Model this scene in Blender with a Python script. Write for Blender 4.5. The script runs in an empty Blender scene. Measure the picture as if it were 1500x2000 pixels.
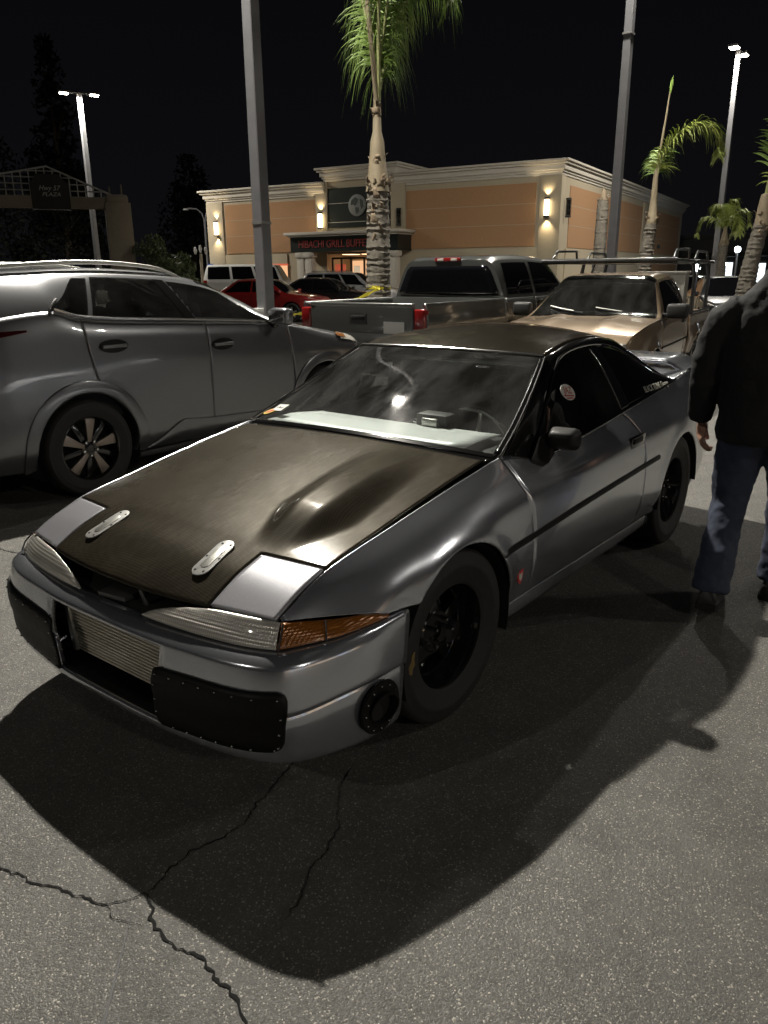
import bpy, bmesh, math, random
import numpy as np
from mathutils import Vector, Matrix
from math import sin, cos, pi, sqrt, radians

scene = bpy.context.scene
COL = scene.collection
RNG = random.Random(7)

# ------------------------------------------------------------------ camera
CAM = np.array([3.41933, 2.17185, 1.61832])
CP, CY, CR, CF = 0.302754596, 3.79963380, -0.00818670642, 1496.53285
def cam_axes():
    f = np.array([cos(CY)*cos(CP), sin(CY)*cos(CP), -sin(CP)])
    r = np.array([sin(CY), -cos(CY), 0.0]); u = np.cross(r, f)
    return r*cos(CR)+u*sin(CR), -r*sin(CR)+u*cos(CR), f
_r, _u, _f = cam_axes()
cd = bpy.data.cameras.new('camera'); cam = bpy.data.objects.new('camera', cd); COL.objects.link(cam)
cd.sensor_fit = 'VERTICAL'; cd.sensor_height = 36.0; cd.lens = 36*CF/2000
cd.clip_start = 0.05; cd.clip_end = 2000
cam.matrix_world = Matrix(((_r[0], _u[0], -_f[0], CAM[0]), (_r[1], _u[1], -_f[1], CAM[1]), (_r[2], _u[2], -_f[2], CAM[2]), (0, 0, 0, 1)))
scene.camera = cam

# ------------------------------------------------------------------ night sky and exposure
world = bpy.data.worlds.new('World'); scene.world = world; world.use_nodes = True
wn = world.node_tree; wn.nodes.clear()
wo = wn.nodes.new('ShaderNodeOutputWorld'); wb = wn.nodes.new('ShaderNodeBackground')
wtc = wn.nodes.new('ShaderNodeTexCoord'); wsx = wn.nodes.new('ShaderNodeSeparateXYZ'); wr = wn.nodes.new('ShaderNodeValToRGB')
wn.links.new(wtc.outputs['Generated'], wsx.inputs[0]); wn.links.new(wsx.outputs['Z'], wr.inputs[0])
wr.color_ramp.elements[0].position = 0.0; wr.color_ramp.elements[0].color = (0.0042, 0.0042, 0.0050, 1)
wr.color_ramp.elements[1].position = 0.55; wr.color_ramp.elements[1].color = (0.0012, 0.0013, 0.0016, 1)
wn.links.new(wr.outputs[0], wb.inputs[0]); wb.inputs[1].default_value = 1.0
wn.links.new(wb.outputs[0], wo.inputs[0])
scene.view_settings.view_transform = 'Standard'; scene.view_settings.look = 'None'
scene.view_settings.exposure = 0.0; scene.view_settings.gamma = 1.0; scene.view_settings.use_curve_mapping = False
scene.render.engine = 'CYCLES'
cy = scene.cycles
cy.use_denoising = True; cy.max_bounces = 8; cy.transparent_max_bounces = 12; cy.glossy_bounces = 4
cy.caustics_reflective = False; cy.caustics_refractive = False; cy.sample_clamp_indirect = 4.0
cy.use_light_tree = True

# ------------------------------------------------------------------ helpers
def tag(o, label=None, cat=None, group=None, kind=None):
    if label: o['label'] = label
    if cat: o['category'] = cat
    if group: o['group'] = group
    if kind: o['kind'] = kind
    return o

def empty(name, loc=(0, 0, 0), rz=0.0, label=None, cat=None, group=None):
    o = bpy.data.objects.new(name, None); COL.objects.link(o)
    o.location = loc; o.rotation_euler = (0, 0, rz); o.empty_display_size = 0.2
    return tag(o, label, cat, group)

def link(name, me, mat, parent=None):
    o = bpy.data.objects.new(name, me); COL.objects.link(o)
    if mat is not None:
        if isinstance(mat, (list, tuple)):
            for m in mat: me.materials.append(m)
        else: me.materials.append(mat)
    if parent is not None: o.parent = parent
    return o

def smooth_mesh(me, angle=40):
    me.polygons.foreach_set('use_smooth', [True]*len(me.polygons))
    try: me.set_sharp_from_angle(angle=radians(angle))
    except Exception: pass

def from_bm(name, bm, mat, parent=None, smooth=True, angle=40):
    me = bpy.data.meshes.new(name); bm.normal_update(); bm.to_mesh(me); bm.free()
    if smooth: smooth_mesh(me, angle)
    return link(name, me, mat, parent)

def from_py(name, v, f, mat, parent=None, smooth=False, angle=40):
    me = bpy.data.meshes.new(name); me.from_pydata([tuple(map(float, p)) for p in v], [], f); me.update()
    if smooth: smooth_mesh(me, angle)
    return link(name, me, mat, parent)

def solid(o, t, off=-1):
    m = o.modifiers.new('thick', 'SOLIDIFY'); m.thickness = t; m.offset = off; return o

def grid_obj(name, G, mat, parent=None, out=None, thick=0.0, mask=None, angle=50):
    """G: (n,m,3). out: a point the surface must face away from."""
    G = np.asarray(G, float); n, m = G.shape[:2]
    idx = np.arange(n*m).reshape(n, m); f = []
    for i in range(n-1):
        for j in range(m-1):
            if mask is not None and not mask[i, j]: continue
            q = [idx[i, j], idx[i, j+1], idx[i+1, j+1], idx[i+1, j]]
            f.append([int(a) for a in q])
    if out is not None:
        N = np.cross(np.diff(G, axis=1)[:-1], np.diff(G, axis=0)[:, :-1]); C = G[:-1, :-1]-np.asarray(out, float)
        if (N*C).sum() < 0: f = [q[::-1] for q in f]
    o = from_py(name, G.reshape(-1, 3), f, mat, parent, True, angle)
    bm = bmesh.new(); bm.from_mesh(o.data)
    bmesh.ops.remove_doubles(bm, verts=bm.verts, dist=1e-5)
    loose = [v for v in bm.verts if not v.link_faces]
    if loose: bmesh.ops.delete(bm, geom=loose, context='VERTS')
    bm.to_mesh(o.data); bm.free()
    if thick: solid(o, thick)
    return o

MIR = np.array([1.0, -1.0, 1.0])
def both(name, G, mat, parent, out=None, thick=0.0, mask=None, angle=50):
    a = grid_obj(name, G, mat, parent, out, thick, mask, angle)
    o2 = None if out is None else np.asarray(out, float)*MIR
    b = grid_obj(name, np.asarray(G)*MIR, mat, parent, o2, thick, mask, angle)
    return a, b

def pch(pts):
    """monotone cubic through (x, y) pairs"""
    p = sorted(pts); x = np.array([a[0] for a in p], float); y = np.array([a[1] for a in p], float)
    h = np.diff(x); d = np.diff(y)/h; m = np.zeros(len(x))
    if len(x) == 2: m[:] = d[0]
    else:
        for k in range(1, len(x)-1):
            if d[k-1]*d[k] > 0:
                w1 = 2*h[k]+h[k-1]; w2 = h[k]+2*h[k-1]; m[k] = (w1+w2)/(w1/d[k-1]+w2/d[k])
        m[0] = d[0]; m[-1] = d[-1]
    def f(q):
        q = np.clip(np.asarray(q, float), x[0], x[-1]); i = np.clip(np.searchsorted(x, q, 'right')-1, 0, len(h)-1)
        t = (q-x[i])/h[i]; t2 = t*t; t3 = t2*t
        return (2*t3-3*t2+1)*y[i]+(t3-2*t2+t)*h[i]*m[i]+(-2*t3+3*t2)*y[i+1]+(t3-t2)*h[i]*m[i+1]
    return f

def crv(pts, closed=False):
    """Catmull-Rom through points, parameter 0..1 by chord length"""
    P = np.asarray(pts, float); s = np.r_[0, np.cumsum(np.linalg.norm(np.diff(P, axis=0), axis=1))]; s = s/s[-1]
    T = np.zeros_like(P)
    T[1:-1] = (P[2:]-P[:-2])/(s[2:]-s[:-2])[:, None]
    T[0] = (P[1]-P[0])/(s[1]-s[0]); T[-1] = (P[-1]-P[-2])/(s[-1]-s[-2])
    if len(P) > 2:
        T[0] = 1.5*T[0]-0.5*T[1]; T[-1] = 1.5*T[-1]-0.5*T[-2]
    def f(u):
        u = np.clip(np.asarray(u, float), 0, 1); i = np.clip(np.searchsorted(s, u, 'right')-1, 0, len(P)-2)
        h = (s[i+1]-s[i]); t = ((u-s[i])/h)[..., None]; h = h[..., None]; t2 = t*t; t3 = t2*t
        return (2*t3-3*t2+1)*P[i]+(t3-2*t2+t)*h*T[i]+(-2*t3+3*t2)*P[i+1]+(t3-t2)*h*T[i+1]
    return f

def sub(c, a, b): return lambda u: c(a+(b-a)*np.asarray(u, float))

def coons(B, T, L, R, nu=24, nv=16, bulge=0.0, bdir=None):
    u = np.linspace(0, 1, nu); v = np.linspace(0, 1, nv)
    b, t, l, r = B(u), T(u), L(v), R(v)
    U = u[None, :, None]; V = v[:, None, None]
    G = (1-V)*b[None]+V*t[None]+(1-U)*l[:, None]+U*r[:, None] - ((1-U)*(1-V)*b[0]+U*(1-V)*b[-1]+(1-U)*V*t[0]+U*V*t[-1])
    if bulge:
        d = np.asarray(bdir, float); d = d/np.linalg.norm(d)
        G = G+bulge*np.sin(pi*U)*np.sin(pi*V)*d
    return G

def rule(B, T, nu=24, nv=6, bulge=0.0, bdir=None):
    u = np.linspace(0, 1, nu); v = np.linspace(0, 1, nv)[:, None, None]
    G = (1-v)*B(u)[None]+v*T(u)[None]
    if bulge:
        d = np.asarray(bdir, float); d = d/np.linalg.norm(d); G = G+bulge*np.sin(pi*v)*d
    return G

def inset(G, g):
    """pull the four edges of a grid in by g metres"""
    G = np.array(G, float)
    for ax in (0, 1):
        A = G if ax == 0 else G.transpose(1, 0, 2)
        for e, n in ((0, 1), (-1, -2)):
            d = A[n]-A[e]; l = np.linalg.norm(d, axis=1)[:, None]
            A[e] = A[e]+d/np.maximum(l, 1e-9)*np.minimum(g, l*0.7)
    return G

class Loft:
    """cross sections through feature lines; S(x,t) on one side, t counts the lines from the sill up"""
    K = 900
    def __init__(s, rows):
        s.n = len(rows)-1; s.a = min(p[0] for r in rows for p in r); s.b = max(p[0] for r in rows for p in r)
        X = np.linspace(s.a, s.b, s.K); s.X = X; s.sc = (s.K-1)/(s.b-s.a)
        Y = [pch([(p[0], p[1]) for p in r])(X) for r in rows]; Z = [pch([(p[0], p[2]) for p in r])(X) for r in rows]
        s.Y = np.array(Y).T.tolist(); s.Z = np.array(Z).T.tolist()
    def at3(s, x, t):
        q = min(max((x-s.a)*s.sc, 0.0), s.K-1.001); i0 = int(q); f = q-i0
        n = s.n; t = min(max(t, 0.0), n-1e-9); i = int(t); w = t-i; w2 = w*w; w3 = w2*w
        h0, h1, h2, h3 = 2*w3-3*w2+1, w3-2*w2+w, -2*w3+3*w2, w3-w2
        out = []
        for T in (s.Y, s.Z):
            A, B = T[i0], T[i0+1]
            g = lambda k: A[k]+(B[k]-A[k])*f
            p0, p1 = g(i), g(i+1)
            m0 = (p1-g(i-1))/2 if i > 0 else p1-p0
            m1 = (g(i+2)-p0)/2 if i+1 < n else p1-p0
            out.append(h0*p0+h1*m0+h2*p1+h3*m1)
        return x, out[0], out[1]
    def at(s, x, t): return np.array(s.at3(x, t))
    def t_of_z(s, x, z):
        a, b = 0.0, float(s.n)
        for _ in range(18):
            c = (a+b)/2
            if s.at3(x, c)[2] < z: a = c
            else: b = c
        return (a+b)/2
    def panel(s, x0, x1, t0, t1, nu=30, nv=14, us=None, flare=None):
        F = lambda q: q if callable(q) else (lambda w: q)
        x0, x1, t0, t1 = F(x0), F(x1), F(t0), F(t1)
        us = np.linspace(0, 1, nu) if us is None else np.asarray(us)
        G = np.zeros((nv, len(us), 3))
        for i, u in enumerate(us):
            for j in range(nv):
                v = j/(nv-1); t = v*s.n
                for _ in range(4):
                    x = float(x0(t))*(1-u)+float(x1(t))*u; t = float(t0(x))*(1-v)+float(t1(x))*v
                p = s.at(x, t)
                if flare is not None: p[1] += flare(x, p[2])
                G[j, i] = p
        return G

def arch_t(L, cx, R, cz, t0=0.0):
    def f(x):
        d = R*R-(x-cx)**2
        base = t0(x) if callable(t0) else t0
        if d <= 0: return base
        return max(base, L.t_of_z(x, cz+sqrt(d)))
    return f

def cut_arches(L, G, arches, flare=None):
    """open round wheel arches in a side panel: drop the cells inside, slide the border vertices onto the circle"""
    G = np.array(G, float); n, m = G.shape[:2]; keep = np.ones((n-1, m-1), bool)
    for cx, R, cz in arches:
        D = np.hypot(G[..., 0]-cx, np.maximum(G[..., 2]-cz, 0)); ins = D < R
        cnt = ins[:-1, :-1].astype(int)+ins[1:, :-1]+ins[:-1, 1:]+ins[1:, 1:]
        keep &= cnt < 4
        for i in range(n):
            for j in range(m):
                if ins[i, j]:
                    nb = ins[max(i-1, 0):i+2, max(j-1, 0):j+2]
                    if nb.all(): continue
                    x, z = G[i, j, 0], G[i, j, 2]; dz = max(z-cz, 0); d = math.hypot(x-cx, dz)
                    if d < 1e-6: continue
                    nx = cx+(x-cx)*R/d; nz = cz+dz*R/d if z > cz else z
                    G[i, j] = L.at3(nx, L.t_of_z(nx, nz))
    if flare is not None:
        for i in range(n):
            for j in range(m): G[i, j, 1] += flare(G[i, j, 0], G[i, j, 2])
    return G, keep

# ---- solids
def add_box(bm, c, s, rot=None, bev=0.0, seg=2):
    r = bmesh.ops.create_cube(bm, size=1.0); vs = r['verts']
    M = Matrix.Translation(c) @ (rot if rot is not None else Matrix.Identity(4)) @ Matrix.Diagonal((s[0], s[1], s[2], 1))
    bmesh.ops.transform(bm, matrix=M, verts=vs)
    if bev > 0:
        es = list({e for v in vs for e in v.link_edges})
        bmesh.ops.bevel(bm, geom=es, offset=min(bev, 0.48*min(s)), segments=seg, profile=0.5, affect='EDGES')

def box(name, c, s, mat, parent=None, rot=None, bev=0.0, seg=2):
    bm = bmesh.new(); add_box(bm, c, s, rot, bev, seg); return from_bm(name, bm, mat, parent, bev > 0)

def add_tube(bm, pts, r, n=8, cap=True):
    P = [Vector([float(k) for k in p]) for p in pts]; rs = r if isinstance(r, (list, tuple)) else [r]*len(P); rings = []; ref = None
    for i, p in enumerate(P):
        d = (P[min(i+1, len(P)-1)]-P[max(i-1, 0)]).normalized()
        if ref is None: ref = Vector((0, 0, 1)) if abs(d.z) < 0.9 else Vector((1, 0, 0))
        a = (ref-d*ref.dot(d)).normalized(); ref = a; b = d.cross(a)
        rings.append([bm.verts.new(p+float(rs[i])*(a*cos(2*pi*k/n)+b*sin(2*pi*k/n))) for k in range(n)])
    for A, B in zip(rings, rings[1:]):
        for k in range(n): bm.faces.new((A[k], A[(k+1) % n], B[(k+1) % n], B[k]))
    if cap:
        bm.faces.new(rings[0][::-1]); bm.faces.new(rings[-1])

def tube(name, pts, r, mat, parent=None, n=8):
    bm = bmesh.new(); add_tube(bm, pts, r, n); return from_bm(name, bm, mat, parent)

def add_lathe(bm, prof, n=40, axis='Y', c=(0, 0, 0), closed=False):
    """prof: (radius, along axis)"""
    rings = []
    for r, h in prof:
        ring = []
        for k in range(n):
            a = 2*pi*k/n; p = {'Y': (r*cos(a), h, r*sin(a)), 'Z': (r*cos(a), r*sin(a), h), 'X': (h, r*cos(a), r*sin(a))}[axis]
            ring.append(bm.verts.new((p[0]+c[0], p[1]+c[1], p[2]+c[2])))
        rings.append(ring)
    pairs = list(zip(rings, rings[1:]))+([(rings[-1], rings[0])] if closed else [])
    for A, B in pairs:
        for k in range(n): bm.faces.new((A[k], A[(k+1) % n], B[(k+1) % n], B[k]))

def lathe(name, prof, mat, parent=None, n=40, axis='Y', c=(0, 0, 0), closed=False, angle=40):
    bm = bmesh.new(); add_lathe(bm, prof, n, axis, c, closed)
    bmesh.ops.recalc_face_normals(bm, faces=bm.faces); return from_bm(name, bm, mat, parent, True, angle)

def prism(name, poly, h, mat, parent=None, plane='XY', c=0.0, bev=0.0):
    """extrude a 2d polygon by h about c along the plane's normal"""
    bm = bmesh.new()
    def P(a, b, d): return {'XY': (a, b, d), 'XZ': (a, d, b), 'YZ': (d, a, b)}[plane]
    A = [bm.verts.new(P(a, b, c-h/2)) for a, b in poly]; B = [bm.verts.new(P(a, b, c+h/2)) for a, b in poly]
    bm.faces.new(A); bm.faces.new(B[::-1])
    for k in range(len(poly)): bm.faces.new((A[k], B[k], B[(k+1) % len(poly)], A[(k+1) % len(poly)]))
    bmesh.ops.recalc_face_normals(bm, faces=bm.faces)
    if bev: bmesh.ops.bevel(bm, geom=list(bm.edges), offset=bev, segments=2, profile=0.5, affect='EDGES')
    return from_bm(name, bm, mat, parent, bool(bev))

def text_obj(name, s, size, mat, parent, M, ext=0.002, align="CENTER", shear=0.0, sx=1.0, width=None):
    cu = bpy.data.curves.new(name, 'FONT'); cu.body = s; cu.size = size; cu.extrude = ext; cu.align_x = align; cu.align_y = 'CENTER'; cu.shear = shear
    o = bpy.data.objects.new(name+'_tmp', cu); COL.objects.link(o)
    dg = bpy.context.evaluated_depsgraph_get(); me = bpy.data.meshes.new_from_object(o.evaluated_get(dg)); me.name = name
    bpy.data.objects.remove(o)
    if width: xs = [v.co.x for v in me.vertices]; sx = width/(max(xs)-min(xs))
    me.transform(M @ Matrix.Diagonal((sx, 1, 1, 1)))
    me.materials.clear()
    return link(name, me, mat, parent)

def frame(o, x, y):
    """4x4 whose X axis is x, Y axis is y (made orthogonal), origin o"""
    x = Vector(x).normalized(); y = Vector(y); z = x.cross(y).normalized(); y = z.cross(x)
    return Matrix(((x[0], y[0], z[0], o[0]), (x[1], y[1], z[1], o[1]), (x[2], y[2], z[2], o[2]), (0, 0, 0, 1)))

# ------------------------------------------------------------------ materials
def mat(name, base, rough=0.5, metal=0.0, coat=0.0, crough=0.05, spec=0.5, emit=None, estr=0.0, aniso=0.0, noise=None):
    m = bpy.data.materials.new(name); m.use_nodes = True; nt = m.node_tree; b = nt.nodes['Principled BSDF']
    b.inputs['Base Color'].default_value = (*base, 1); b.inputs['Roughness'].default_value = rough; b.inputs['Metallic'].default_value = metal
    b.inputs['Coat Weight'].default_value = coat; b.inputs['Coat Roughness'].default_value = crough; b.inputs['Specular IOR Level'].default_value = spec
    if emit: b.inputs['Emission Color'].default_value = (*emit, 1); b.inputs['Emission Strength'].default_value = estr
    if noise:
        sc, amt, bump = noise
        tc = nt.nodes.new('ShaderNodeTexCoord'); nz = nt.nodes.new('ShaderNodeTexNoise'); nz.inputs['Scale'].default_value = sc; nz.inputs['Detail'].default_value = 6
        nt.links.new(tc.outputs['Object'], nz.inputs['Vector'])
        mx = nt.nodes.new('ShaderNodeMix'); mx.data_type = 'RGBA'
        mx.inputs[6].default_value = (*[c*(1-amt) for c in base], 1); mx.inputs[7].default_value = (*[min(1, c*(1+amt)) for c in base], 1)
        nt.links.new(nz.outputs['Fac'], mx.inputs[0]); nt.links.new(mx.outputs[2], b.inputs['Base Color'])
        rr = nt.nodes.new('ShaderNodeMapRange'); rr.inputs['To Min'].default_value = max(0, rough-0.12*amt*2); rr.inputs['To Max'].default_value = min(1, rough+0.12*amt*2)
        nt.links.new(nz.outputs['Fac'], rr.inputs['Value']); nt.links.new(rr.outputs[0], b.inputs['Roughness'])
        if bump:
            bp = nt.nodes.new('ShaderNodeBump'); bp.inputs['Strength'].default_value = bump; bp.inputs['Distance'].default_value = 0.02
            nt.links.new(nz.outputs['Fac'], bp.inputs['Height']); nt.links.new(bp.outputs[0], b.inputs['Normal'])
    return m

def paint(name, base, metal=0.75, rough=0.30, dust=0.05, coat=1.0):
    """metallic car paint under clear coat, with flakes and a film of dust that dulls it unevenly"""
    m = mat(name, base, rough, metal, coat, 0.03); nt = m.node_tree; b = nt.nodes['Principled BSDF']
    tc = nt.nodes.new('ShaderNodeTexCoord')
    fl = nt.nodes.new('ShaderNodeTexVoronoi'); fl.inputs['Scale'].default_value = 900; nt.links.new(tc.outputs['Object'], fl.inputs['Vector'])
    mx = nt.nodes.new('ShaderNodeMix'); mx.data_type = 'RGBA'; mx.inputs[6].default_value = (*[c*0.86 for c in base], 1); mx.inputs[7].default_value = (*[min(1, c*1.14) for c in base], 1)
    nt.links.new(fl.outputs['Color'], mx.inputs[0]); nt.links.new(mx.outputs[2], b.inputs['Base Color'])
    nz = nt.nodes.new('ShaderNodeTexNoise'); nz.inputs['Scale'].default_value = 2.2; nz.inputs['Detail'].default_value = 8; nt.links.new(tc.outputs['Object'], nz.inputs['Vector'])
    mr = nt.nodes.new('ShaderNodeMapRange'); mr.inputs['From Min'].default_value = 0.3; mr.inputs['From Max'].default_value = 0.75
    mr.inputs['To Min'].default_value = 0.015; mr.inputs['To Max'].default_value = 0.015+dust
    nt.links.new(nz.outputs['Fac'], mr.inputs['Value']); nt.links.new(mr.outputs[0], b.inputs['Coat Roughness'])
    return m

def glass(name, tint=(0.5, 0.53, 0.52), rough=0.0, dust=0.03):
    """see-through pane with a thin uneven film of dust"""
    m = bpy.data.materials.new(name); m.use_nodes = True; nt = m.node_tree; nt.nodes.clear(); N = nt.nodes.new; Lk = nt.links.new
    out = N('ShaderNodeOutputMaterial'); mix = N('ShaderNodeMixShader'); tr = N('ShaderNodeBsdfTransparent'); dm = N('ShaderNodeMixShader'); df = N('ShaderNodeBsdfDiffuse')
    gl = N('ShaderNodeBsdfGlossy'); lw = N('ShaderNodeLayerWeight'); pw = N('ShaderNodeMath'); pw.operation = 'POWER'; pw.inputs[1].default_value = 5; fr = N('ShaderNodeMath'); fr.operation = 'MULTIPLY_ADD'; fr.inputs[1].default_value = .92; fr.inputs[2].default_value = .06; Lk(lw.outputs['Facing'], pw.inputs[0]); Lk(pw.outputs[0], fr.inputs[0])
    tr.inputs[0].default_value = (*tint, 1); df.inputs[0].default_value = (.75, .75, .72, 1)
    tc = N('ShaderNodeTexCoord'); mp = N('ShaderNodeMapping'); mp.inputs['Scale'].default_value = (1.2, 2.6, 1.2); mp.inputs['Rotation'].default_value = (0, 0, .5); nz = N('ShaderNodeTexNoise'); nz.inputs['Scale'].default_value = 2.6; nz.inputs['Detail'].default_value = 8
    mr = N('ShaderNodeMapRange'); mr.inputs['From Min'].default_value = 0.35; mr.inputs['From Max'].default_value = 0.75; mr.inputs['To Min'].default_value = rough; mr.inputs['To Max'].default_value = rough+0.09
    md = N('ShaderNodeMapRange'); md.inputs['From Min'].default_value = 0.35; md.inputs['From Max'].default_value = 0.75; md.inputs['To Min'].default_value = dust*.35; md.inputs['To Max'].default_value = dust*1.9
    Lk(tc.outputs['Object'], mp.inputs[0]); Lk(mp.outputs[0], nz.inputs['Vector']); Lk(nz.outputs['Fac'], mr.inputs['Value']); Lk(mr.outputs[0], gl.inputs['Roughness']); Lk(nz.outputs['Fac'], md.inputs['Value'])
    Lk(md.outputs[0], dm.inputs[0]); Lk(tr.outputs[0], dm.inputs[1]); Lk(df.outputs[0], dm.inputs[2])
    Lk(fr.outputs[0], mix.inputs[0]); Lk(dm.outputs[0], mix.inputs[1]); Lk(gl.outputs[0], mix.inputs[2]); Lk(mix.outputs[0], out.inputs[0])
    return m

def fluted(name, base, metal, col_amt, ysc, zsc):
    """moulded lamp lens: flutes across and along, under a clear outer skin"""
    m = mat(name, base, 0.22, metal, 1.0, 0.04); nt = m.node_tree; b = nt.nodes['Principled BSDF']; N = nt.nodes.new; Lk = nt.links.new
    tc = N('ShaderNodeTexCoord'); w1 = N('ShaderNodeTexWave'); w1.bands_direction = 'Y'; w1.inputs['Scale'].default_value = ysc; w2 = N('ShaderNodeTexWave'); w2.bands_direction = 'Z'; w2.inputs['Scale'].default_value = zsc; w2.inputs['Distortion'].default_value = 0
    for w in (w1, w2): Lk(tc.outputs['Object'], w.inputs['Vector'])
    ad = N('ShaderNodeMath'); ad.operation = 'ADD'; Lk(w1.outputs['Fac'], ad.inputs[0]); Lk(w2.outputs['Fac'], ad.inputs[1])
    bp = N('ShaderNodeBump'); bp.inputs['Strength'].default_value = .22; bp.inputs['Distance'].default_value = .004; Lk(ad.outputs[0], bp.inputs['Height']); Lk(bp.outputs[0], b.inputs['Normal'])
    mr = N('ShaderNodeMapRange'); mr.inputs['From Max'].default_value = 2; mr.inputs['To Min'].default_value = 1-col_amt; mr.inputs['To Max'].default_value = 1+col_amt; Lk(ad.outputs[0], mr.inputs['Value'])
    sc = N('ShaderNodeVectorMath'); sc.operation = 'SCALE'; sc.inputs[0].default_value = base; Lk(mr.outputs[0], sc.inputs['Scale']); Lk(sc.outputs[0], b.inputs['Base Color'])
    return m

def emis(name, col, s):
    m = bpy.data.materials.new(name); m.use_nodes = True; nt = m.node_tree; nt.nodes.clear()
    o = nt.nodes.new('ShaderNodeOutputMaterial'); e = nt.nodes.new('ShaderNodeEmission'); e.inputs[0].default_value = (*col, 1); e.inputs[1].default_value = s
    nt.links.new(e.outputs[0], o.inputs[0]); return m

def carbon(name, k=1.0, wide=.017):
    """bare carbon cloth under an aged clear coat: brown weave, a weak broad sheen and a thin crisp gloss on top"""
    m = bpy.data.materials.new(name); m.use_nodes = True; nt = m.node_tree; nt.nodes.clear(); N = nt.nodes.new; Lk = nt.links.new
    out = N('ShaderNodeOutputMaterial'); df = N('ShaderNodeBsdfDiffuse'); g1 = N('ShaderNodeBsdfGlossy'); g2 = N('ShaderNodeBsdfGlossy'); m1 = N('ShaderNodeMixShader'); m2 = N('ShaderNodeMixShader')
    tc = N('ShaderNodeTexCoord'); mp = N('ShaderNodeMapping'); mp.inputs['Rotation'].default_value = (0, 0, radians(45)); Lk(tc.outputs['Object'], mp.inputs[0])
    ck = N('ShaderNodeTexChecker'); ck.inputs['Scale'].default_value = 260; Lk(mp.outputs[0], ck.inputs['Vector'])
    ck.inputs['Color1'].default_value = (.012*k, .0102*k, .0072*k, 1); ck.inputs['Color2'].default_value = (.035*k, .0292*k, .020*k, 1)
    nz = N('ShaderNodeTexNoise'); nz.inputs['Scale'].default_value = 3.5; nz.inputs['Detail'].default_value = 10; nz.inputs['Roughness'].default_value = .68; Lk(tc.outputs['Object'], nz.inputs['Vector'])
    mr = N('ShaderNodeMapRange'); mr.inputs['From Min'].default_value = .3; mr.inputs['From Max'].default_value = .7; mr.inputs['To Min'].default_value = .6; mr.inputs['To Max'].default_value = 1.35; Lk(nz.outputs['Fac'], mr.inputs['Value'])
    sc = N('ShaderNodeVectorMath'); sc.operation = 'SCALE'; Lk(ck.outputs['Color'], sc.inputs[0]); Lk(mr.outputs[0], sc.inputs['Scale']); Lk(sc.outputs[0], df.inputs[0])
    # faint scuffs, long and thin
    ms = N('ShaderNodeMapping'); ms.inputs['Scale'].default_value = (3, 14, 3); ms.inputs['Rotation'].default_value = (0, 0, .7); Lk(tc.outputs['Object'], ms.inputs[0])
    sn = N('ShaderNodeTexNoise'); sn.inputs['Scale'].default_value = 5; sn.inputs['Detail'].default_value = 4; Lk(ms.outputs[0], sn.inputs['Vector'])
    sr = N('ShaderNodeMapRange'); sr.inputs['From Min'].default_value = .45; sr.inputs['From Max'].default_value = .75; sr.inputs['To Min'].default_value = wide; sr.inputs['To Max'].default_value = wide*1.5; Lk(sn.outputs['Fac'], sr.inputs['Value'])
    g1.inputs[0].default_value = (.90, .84, .73, 1); g1.inputs['Roughness'].default_value = .40; Lk(sr.outputs[0], m1.inputs[0]); Lk(df.outputs[0], m1.inputs[1]); Lk(g1.outputs[0], m1.inputs[2])
    rr = N('ShaderNodeMapRange'); rr.inputs['From Min'].default_value = .3; rr.inputs['From Max'].default_value = .75; rr.inputs['To Min'].default_value = .06; rr.inputs['To Max'].default_value = .17; Lk(nz.outputs['Fac'], rr.inputs['Value']); Lk(rr.outputs[0], g2.inputs['Roughness'])
    lw = N('ShaderNodeLayerWeight'); pw = N('ShaderNodeMath'); pw.operation = 'POWER'; pw.inputs[1].default_value = 5; Lk(lw.outputs['Facing'], pw.inputs[0])
    fr = N('ShaderNodeMath'); fr.operation = 'MULTIPLY_ADD'; fr.inputs[1].default_value = .55; fr.inputs[2].default_value = .025; Lk(pw.outputs[0], fr.inputs[0])
    Lk(fr.outputs[0], m2.inputs[0]); Lk(m1.outputs[0], m2.inputs[1]); Lk(g2.outputs[0], m2.inputs[2]); Lk(m2.outputs[0], out.inputs[0])
    return m

M_silver = paint('silver_paint', (0.575, 0.60, 0.655), 0.85, 0.215)
M_cover = paint('silver_cover_paint', (0.33, 0.33, 0.36), 0.45, 0.40)
M_carbon = carbon('carbon_cloth'); M_carbonroof = carbon('carbon_cloth_roof', .6, .009)
M_gloss = mat('gloss_black', (0.008, 0.008, 0.008), 0.12, 0, 0.6, 0.03)
M_satin = mat('satin_black', (0.007, 0.007, 0.007), 0.5, spec=.2, noise=(30, 0.3, 0.05))
M_under = mat('underbody_black', (0.006, 0.006, 0.006), 0.9)
M_rubber = mat('rubber', (0.017, 0.016, 0.015), 0.75, noise=(40, 0.35, 0.15))
M_trim = mat('black_trim', (0.014, 0.014, 0.014), 0.6)
M_chrome = mat('chrome', (0.7, 0.7, 0.7), 0.14, 1.0)
M_alu = mat('bare_aluminium', (0.62, 0.62, 0.58), 0.33, 0.9, noise=(25, 0.12, 0.02))
M_alupanel = mat('aluminium_dash_sheet', (0.74, 0.78, 0.76), 0.42, 0.1, noise=(9, 0.06, 0.0))
M_core = mat('intercooler_fins', (0.72, 0.67, 0.56), 0.4, 0.1)
M_glass = glass('windscreen_glass', (.84, .87, .86), 0.02, .045)
M_gside = glass('side_glass', (0.20, 0.21, 0.21), 0, .012)
M_gsuv = glass('privacy_glass', (.16, .165, .165), 0, .010)
M_gdark = mat('dark_tinted_glass', (0.004, 0.004, 0.005), 0.03, 0, 0.0, spec=0.6)
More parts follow.
